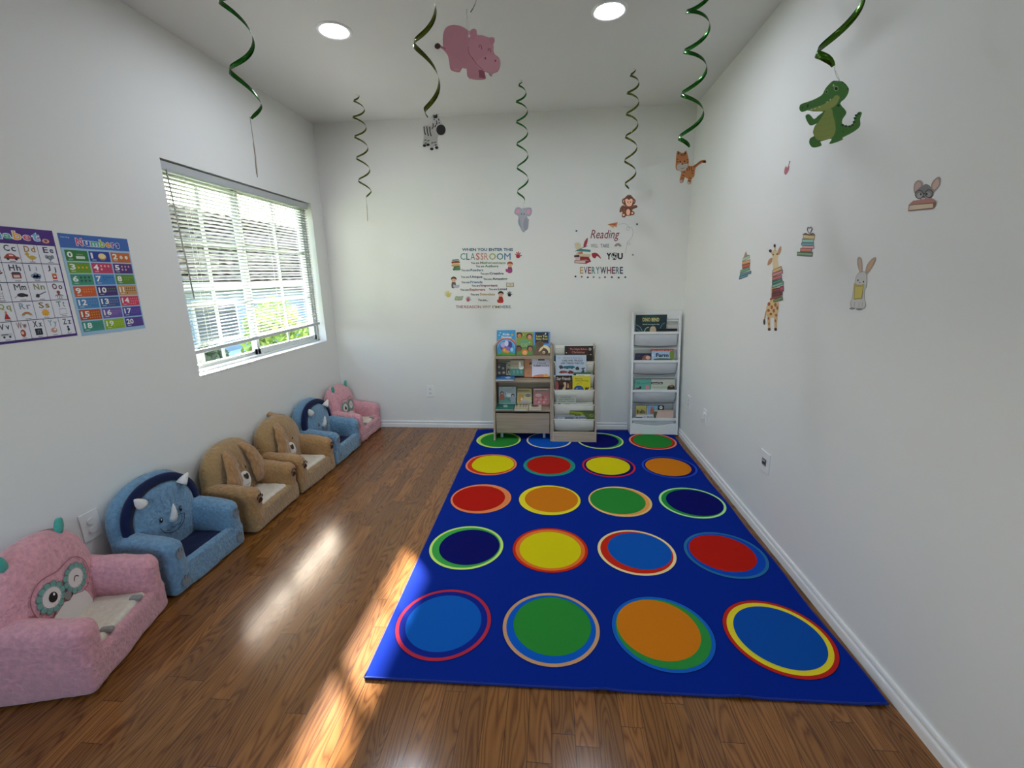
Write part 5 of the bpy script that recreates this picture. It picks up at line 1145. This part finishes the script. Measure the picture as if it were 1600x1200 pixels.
hip_o = smooth_pts([(250, 340), (250, 265), (272, 208), (325, 186), (390, 198), (448, 232), (462, 222), (482, 214), (502, 226), (508, 262), (545, 264), (590, 280), (605, 280), (632, 282), (638, 312), (628, 335), (634, 400), (668, 430), (682, 475), (666, 532), (625, 552), (615, 572), (600, 566), (590, 548), (560, 540), (572, 590), (515, 598), (478, 594), (434, 574), (425, 512), (388, 510), (378, 540), (335, 536), (304, 514), (292, 430), (262, 382), (232, 360), (210, 370), (186, 350), (208, 322), (234, 340), (252, 352)], 3)
card('hippo_card', 'pink smiling hippo card hanging from the ceiling near the camera', (-.194, 1.166, 1.994), HZ, [(hip_o, 'd290a6')], k_hip, 0, string_to=(447, 262))
def k_zeb(A):
    A.blob([(104, 950), (150, 945), (200, 960), (215, 1000), (205, 1045), (150, 1040), (115, 1010)], 'e8e8e6', 1); A.blob([(168, 965), (175, 890), (195, 872), (215, 885), (240, 940), (230, 985), (205, 1010)], 'ececea', 1.5)
    for x0, x1, y1 in ((112, 108, 1090), (138, 138, 1085), (172, 165, 1115), (192, 203, 1108)): A.stroke([(x0+8, 1020), (x1+2, y1)], 16, 'e8e8e6', 1.2)
    for x, y in ((112, 1092), (138, 1086), (166, 1118), (203, 1108)): A.ell(x, y, 13, 10, '1c1c20', 2.5)
    A.ell(235, 974, 35, 40, '3a3a40', 3); A.blob([(175, 880), (180, 860), (192, 866), (205, 856), (208, 884), (190, 888)], '1c1c20', 3, 2)
    for a in (((108, 950), (112, 990), (120, 1012)), ((128, 948), (134, 992), (142, 1020)), ((150, 950), (154, 995), (162, 1022)), ((176, 925), (178, 950), (168, 968)), ((188, 900), (180, 890)), ((200, 905), (205, 920)), ((215, 890), (222, 905)), ((196, 935), (190, 955))): A.stroke(list(a), 7, '1c1c20', 2.5)
    for x, y in ((118, 1052), (140, 1056), (170, 1072), (192, 1068), (120, 1074), (195, 1088)): A.stroke([(x-7, y+3), (x+8, y-4)], 6, '1c1c20', 2.6)
    A.ell(204, 928, 5, 7, '101014', 3.2); A.ell(222, 922, 4, 6, '101014', 3.2)
zeb_o = smooth_pts([(98, 950), (130, 938), (166, 945), (168, 900), (170, 862), (190, 858), (212, 850), (222, 882), (246, 925), (272, 955), (270, 1000), (240, 1018), (215, 1018), (210, 1060), (218, 1112), (196, 1118), (184, 1085), (180, 1124), (154, 1122), (160, 1060), (150, 1050), (152, 1092), (128, 1096), (126, 1102), (98, 1100), (102, 1060), (106, 1015)], 3)
card('zebra_card', 'black and white zebra card hanging from an olive swirl', (-.456, 1.808, 1.993), HZ, [(zeb_o, 'e8e8e6')], k_zeb, 0, string_to=(190, 866))
CR = (1230, 110, 9.23)
def k_cro(A):
    G, LG = '4f8c44', 'a4b468'
    A.blob([(185, 545), (200, 500), (240, 495), (300, 460), (400, 425), (510, 360), (560, 270), (620, 200), (700, 160), (780, 170), (850, 230), (870, 310), (820, 400), (740, 480), (650, 560), (560, 520), (460, 510), (330, 545), (260, 590), (205, 585)], G, 1.5)
    A.blob([(300, 570), (380, 540), (480, 510), (560, 470), (640, 420), (700, 360), (755, 380), (740, 440), (690, 510), (600, 560), (500, 588), (380, 585)], LG, 2, 4)
    A.blob([(655, 540), (740, 520), (845, 600), (790, 700), (785, 780), (830, 830), (920, 830), (980, 780), (1000, 660), (1040, 610), (1070, 615), (1045, 700), (1040, 800), (940, 880), (790, 960), (800, 990), (700, 1030), (615, 1050), (680, 940), (700, 700)], '48843e', 1, 3)
    A.blob([(560, 570), (640, 555), (660, 640), (690, 760), (695, 880), (640, 970), (500, 1010), (420, 990), (380, 900), (410, 800), (470, 720), (520, 640)], '9cac60', 2.2)
    A.blob([(525, 600), (480, 680), (440, 750), (340, 785), (300, 740), (270, 660), (310, 640), (340, 660), (390, 710), (440, 660), (530, 590)], '4c8840', 1.8, 3); A.blob([(400, 950), (340, 980), (325, 1040), (370, 1105), (480, 1085), (460, 1060), (475, 1015), (420, 1000)], '48843e', 1.9, 3)
    for x, y in ((670, 175), (790, 180), (832, 215), (866, 268), (738, 508), (800, 790), (848, 805), (900, 808), (940, 790), (965, 745), (978, 690), (995, 650), (1030, 625)): A.ell(x, y, 22, 17, '1f4c30', 1.4)
    A.ell(705, 262, 34, 38, '9cc48c', 3); A.ell(706, 264, 22, 26, '10241c', 3.5); A.ell(568, 308, 24, 28, '8cb87c', 3); A.ell(568, 308, 13, 17, '10241c', 3.5); A.ell(668, 218, 12, 18, 'dce4d4', 3); A.ell(296, 510, 13, 26, '1f4c30', 3, rot=20); A.ell(222, 540, 9, 18, '1f4c30', 3, rot=15)
    for x, y in ((620, 410), (575, 445), (465, 515), (400, 540), (350, 555)): A.poly([(x-16, y+12), (x+16, y-2), (x+4, y+24)], 'ecece0', 3)
    for y in (690, 780, 860, 940): A.stroke([(430, y+25), (560, y+8), (670, y-20)], 5, '8c9c54', 3, sm=3)
    A.ell(800, 885, 14, 14, '3c7434', 3)
cro_o = smooth_pts([(175, 545), (195, 490), (290, 455), (395, 415), (500, 352), (550, 262), (612, 190), (660, 152), (720, 150), (800, 160), (860, 215), (890, 270), (875, 340), (830, 410), (765, 480), (855, 600), (800, 700), (795, 770), (840, 795), (915, 800), (955, 745), (985, 660), (1030, 600), (1078, 612), (1052, 700), (1050, 805), (950, 890), (800, 970), (805, 995), (700, 1040), (605, 1058), (640, 985), (500, 1020), (480, 1030), (492, 1085), (372, 1112), (318, 1050), (330, 980), (385, 945), (372, 890), (400, 800), (430, 765), (340, 795), (292, 745), (262, 660), (305, 630), (345, 655), (390, 700), (470, 640), (520, 595), (380, 592), (290, 575), (225, 598), (190, 585)], 3)
card('crocodile_card', 'green waving crocodile card hanging close to the right wall', (.836, 1.586, 1.997), CR, [(cro_o, '4f8c44')], k_cro, 0, string_to=(760, 160))
CM = (780, 80, 4.0)
def k_tig(A):
    O = 'e0925a'
    A.blob([(1108, 680), (1112, 640), (1120, 628), (1135, 640), (1150, 640), (1165, 626), (1172, 650), (1182, 690), (1175, 730), (1145, 748), (1112, 735)], O, 2, 3); A.blob([(1112, 712), (1135, 700), (1150, 706), (1178, 705), (1172, 735), (1145, 750), (1112, 738)], 'e8e0d8', 2.5, 3)
    A.blob([(1145, 740), (1180, 718), (1218, 725), (1215, 780), (1195, 800), (1160, 785)], O, 1, 3); A.stroke([(1150, 770), (1138, 815)], 17, O, 1.2); A.stroke([(1192, 780), (1185, 825)], 17, O, 1.2); A.ell(1136, 812, 10, 6, 'e8e0d8', 2); A.ell(1184, 824, 10, 6, 'e8e0d8', 2)
    A.stroke([(1214, 725), (1240, 705), (1260, 690), (1285, 690)], 9, 'a8643c', 1.4, sm=3); A.ell(1282, 691, 10, 8, '2c1c18', 2)
    for a in (((1135, 642), (1140, 655)), ((1148, 640), (1148, 655)), ((1160, 642), (1156, 655)), ((1110, 675), (1120, 678)), ((1110, 690), (1120, 692)), ((1182, 678), (1172, 680)), ((1182, 692), (1172, 694)), ((1172, 728), (1178, 748)), ((1186, 722), (1190, 745)), ((1200, 722), (1202, 742)), ((1215, 745), (1202, 750)), ((1214, 762), (1202, 764)), ((1145, 775), (1158, 780)), ((1140, 790), (1152, 796)), ((1185, 792), (1198, 796)), ((1180, 808), (1194, 812)), ((1150, 752), (1162, 760))): A.stroke(list(a), 4, '2c1c18', 3)
    A.ell(1131, 690, 4, 6, '201410', 3.2); A.ell(1159, 688, 4, 6, '201410', 3.2); A.ell(1144, 706, 5, 4, '201410', 3.4); A.stroke([(1134, 730), (1145, 736), (1156, 728)], 3, '6c5448', 3.4); A.ell(1121, 638, 5, 7, '5c3424', 3); A.ell(1163, 638, 5, 7, '5c3424', 3)
tig_o = smooth_pts([(1103, 700), (1108, 640), (1116, 622), (1136, 634), (1152, 634), (1166, 620), (1176, 640), (1186, 690), (1184, 714), (1212, 716), (1240, 698), (1262, 682), (1290, 680), (1292, 698), (1266, 700), (1228, 730), (1220, 780), (1202, 800), (1196, 830), (1174, 828), (1180, 795), (1160, 790), (1148, 820), (1126, 815), (1138, 760), (1128, 748), (1105, 738)], 3)
card('tiger_card', 'striped tiger card hanging by the back right corner', (.655, 2.405, 1.997), CM, [(tig_o, 'e0925a')], k_tig, 0, string_to=(1150, 636))
def k_mon(A):
    D, T_ = '5a3022', 'e8b090'
    A.ell(782, 938, 11, 16, D, 1.2); A.ell(782, 938, 7, 11, T_, 1.5); A.ell(838, 938, 11, 16, D, 1.2); A.ell(838, 938, 7, 11, T_, 1.5); A.ell(811, 940, 31, 35, D, 2); A.blob([(790, 948), (788, 928), (800, 922), (811, 930), (822, 922), (834, 928), (832, 950), (825, 965), (811, 970), (797, 965)], T_, 2.5)
    A.ell(816, 908, 6, 10, D, 2.2); A.ell(804, 943, 3.5, 5, '1c100c', 3); A.ell(820, 943, 3.5, 5, '1c100c', 3); A.ell(811, 955, 3, 2, '5c2c1c', 3)
    A.ell(807, 1002, 19, 26, D, 1.2); A.ell(806, 1006, 13, 20, T_, 1.6); A.stroke([(775, 970), (785, 978), (812, 982), (845, 976), (855, 968)], 7, D, 2.8, sm=3); A.ell(856, 972, 5, 6, D, 2.9)
    A.ell(779, 1022, 11, 13, D, 1.1); A.ell(778, 1024, 7, 8, T_, 1.3); A.ell(832, 1010, 12, 12, D, 1.1); A.ell(832, 1012, 7, 7, T_, 1.3); A.stroke([(756, 1005), (760, 985), (772, 978), (770, 1000)], 4, D, 1.1, sm=3)
mon_o = smooth_pts([(752, 1008), (756, 980), (772, 962), (790, 970), (768, 948), (770, 925), (784, 916), (804, 898), (824, 900), (840, 918), (852, 930), (850, 950), (838, 962), (858, 962), (864, 976), (840, 986), (832, 996), (846, 1008), (842, 1022), (826, 1026), (806, 1030), (794, 1030), (782, 1040), (766, 1032), (770, 1004)], 3)
card('monkey_card', 'brown monkey card hanging above the reading lettering', (.534, 3.388, 1.993), CM, [(mon_o, '7a4a34')], k_mon, 0, string_to=(815, 905))
def k_ele(A):
    G = 'a0a2a8'
    A.blob([(98, 1010), (105, 985), (125, 980), (138, 995), (135, 1015), (120, 1025)], G, 1.2); A.blob([(104, 1008), (110, 990), (124, 986), (130, 1000), (120, 1016)], 'd898ac', 1.6); A.blob([(165, 1000), (175, 982), (195, 982), (200, 1010), (190, 1028), (168, 1020)], G, 1.2); A.blob([(170, 1002), (178, 988), (192, 990), (194, 1010), (184, 1020)], 'd898ac', 1.6)
    A.blob([(128, 1010), (135, 990), (155, 986), (170, 1002), (168, 1030), (158, 1050), (150, 1090), (156, 1120), (142, 1110), (130, 1060), (126, 1035)], 'a8aab0', 2); A.blob([(120, 1050), (135, 1040), (165, 1045), (178, 1060), (176, 1105), (160, 1120), (135, 1100), (122, 1075)], '94969c', 1, 3)
    A.blob([(142, 1095), (152, 1090), (160, 1128), (148, 1126)], '9c9ea4', 1.8, 2); A.ell(140, 1018, 3, 5, '20202c', 3); A.ell(156, 1018, 3, 5, '20202c', 3); A.ell(178, 1055, 8, 8, '9c9ea4', 1.4)
ele_o = smooth_pts([(94, 1012), (104, 980), (126, 976), (140, 984), (156, 980), (176, 978), (200, 980), (204, 1010), (190, 1032), (174, 1032), (184, 1060), (180, 1108), (162, 1124), (156, 1132), (144, 1126), (130, 1100), (118, 1072), (120, 1040), (116, 1028)], 3)
card('elephant_card', 'grey elephant card with pink ears hanging in the middle', (-.214, 3.468, 1.935), CM, [(ele_o, 'a0a2a8')], k_ele, 0, string_to=(150, 982))
# two cards that hang edge-on, threads above them
def edge(label, x, y, z, w_, h_, rz, col, thr, dx):
    t = thing('animal_card', label, 'hanging decoration', (x, y, z), rz)
    P = smooth_pts([(0, 0), (w_*.30, -h_*.10), (w_*.42, -h_*.3), (w_*.30, -h_*.5), (w_*.5, -h_*.7), (w_*.3, -h_), (0, -h_*.93), (-w_*.3, -h_), (-w_*.5, -h_*.65), (-w_*.28, -h_*.45), (-w_*.40, -h_*.25), (-w_*.25, -h_*.06)], 4)
    fr = lambda u, v, h: Vector((u, h+dx*v*v, v-thr))
    b = MB(); b.prism(P, fr, -.0012, .0012, mat(col, .6)); b.build('card', None, t)
    q = MB(); q.tube([(0, 0, .012), (.002, 0, -thr/2), (0, 0, -thr)], .0012, mat('a8a49c', .5), 5); q.build('thread', None, t)
edge('brown and white animal card hanging edge-on in front of the window wall', -1.117, 1.744, 2.000, .12, .115, R(121.6), 'b4a894', .075, .3)
edge('grey animal card hanging edge-on near the back left corner', -1.422, 3.540, 2.030, .11, .125, R(110.5), 'b4b4b0', .04, .3)

# ================================================================ outside the window
def noisy(hexa, hexb, sc, name, rough=.9):
    mt = bumpy(hexa, sc, .4, .01, rough, name=name); n, l, b = N(mt)
    for q in n:
        if q.type == 'MIX': q.inputs[6].default_value = lin(hexa); q.inputs[7].default_value = lin(hexb)
    return mt
GRD = -1.0
tag(boxo('ground', -40, XL-WT-.02, -14, 40, GRD-.2, GRD, noisy('5c7434', '7c8c44', 3, 'lawn_grass')), 'sunlit green lawn outside the left window', 'lawn', kind='structure')
hs = thing('neighbour_house', 'pale blue neighbour house with tiled roof seen through the blind', 'building', (-9, 12, GRD))
SID = bumpy('708494', 3, .1, .01, .8, name='pale_siding', stretch=(1, 1, 30))
boxo('wall', -5, 0, -8, 12, 0, 2.5, SID, hs)
rf = MB()
for i in range(16):
    a, c = i/16, (i+1)/16; y0, y1 = -8.5, 12.5; nn = 90
    vs = []
    for k in range(nn+1):
        y = y0+(y1-y0)*k/nn; w_ = .05*abs(math.sin(k*PI/2)); vs += [(.45-3.2*a, y, 2.42+2.4*a+.07+w_), (.45-3.2*c, y, 2.42+2.4*c+w_)]
    rf.add(vs, [(2*k, 2*k+2, 2*k+3, 2*k+1) for k in range(nn)])
rf.add([(.45, -8.5, 2.36), (.45, 12.5, 2.36), (-2.75, 12.5, 4.82), (-2.75, -8.5, 4.82), (-5.5, 12.5, 2.4), (-5.5, -8.5, 2.4)], [(0, 1, 2, 3), (3, 2, 4, 5), (0, 3, 5), (1, 4, 2)])
rf.build('tiled_roof', noisy('4c4440', '6c625a', 5, 'roof_tile'), hs, fixn=False)
boxo('fascia', .44, .52, -8.5, 12.5, 2.28, 2.46, mat('a4a6a4', .6), hs)
for ya, yb_, za, zb in ((4.6, 6.6, .9, 2.1), (-1.5, .1, .9, 2.0)):
    f = MB(); f.box(.0, .06, ya, yb_, za, zb); fo = f.build('window', VINYL, hs); boxo('window_pane', .061, .068, ya+.07, yb_-.07, za+.07, zb-.07, mat('3c4854', .1), fo)
ac = thing('air_conditioner', 'pale blue and white outdoor unit seen below the blind', 'outdoor unit', (-8.55, 11.42, GRD))
boxo('housing', -.25, .25, -.55, .55, 0, .62, mat('b0c4dc', .5), ac, .02); g_ = MB()
for k in range(8): g_.box(.25, .262, -.5, .3, .06+k*.065, .085+k*.065)
g_.build('grille', mat('e4ecf4', .5), ac)
wl = boxo('garden_border', -6.25, -6.0, 3.0, 7.13, GRD, .32, noisy('8c8478', 'b8b0a4', 6, 'rough_stone')); tag(wl, 'grey stone garden border at the lower left of the window', 'garden border')
def bush(label, x, y, z0, r_, h_, c1, n, seed, leaf=.10, name='garden_bush', gr=None):
    rd = random.Random(seed); t = thing(name, label, 'bush', (x, y, z0), 0, gr); mb = MB(); mts = [mat(c, .6) for c in c1]
    for i in range(n):
        while True:
            p = Vector((rd.uniform(-1, 1), rd.uniform(-1, 1), rd.uniform(-1, 1)))
            if .35 < p.length < 1: break
        q = 1+.25*noise.noise(p*2.2+Vector((seed, 0, 0)))
        c = Vector((p.x*r_*q, p.y*r_*q, h_*(.55+.45*p.z*q)))
        a = Vector((rd.uniform(-1, 1), rd.uniform(-1, 1), rd.uniform(-1, 1))).normalized(); b = a.orthogonal().normalized(); s_ = leaf*rd.uniform(.6, 1.2)
        mb.add([c-a*s_, c+b*s_*.45, c+a*s_, c-b*s_*.45], [(0, 1, 2, 3)], mts[i % len(mts)])
    mb.build('foliage', None, t, fixn=False)
    s = MB()
    for k in range(4): s.tube([(0, 0, 0), (math.cos(k*1.6)*r_*.3, math.sin(k*1.6)*r_*.3, h_*.45)], .02, mat('5c4834', .8), 6)
    s.build('stem', None, t)
YG = ('7c9428', '64802a', '94a43c'); DG = ('28401c', '3a5428', '1c3018')
bush('yellow green garden bush in front of the neighbour house', -5.6, 8.55, GRD, .62, 2.1, YG, 1500, 3)
bush('dark green shrub beside the stone garden border', -6.35, 7.72, GRD, .34, 1.3, DG, 900, 4)
bush('bright green bush seen through the right window half', -5.3, 9.95, GRD, .70, 1.7, YG, 1300, 5)
bush('dark shrub at the far right of the window view', -5.5, 11.7, GRD, .75, 2.0, DG, 1300, 6)
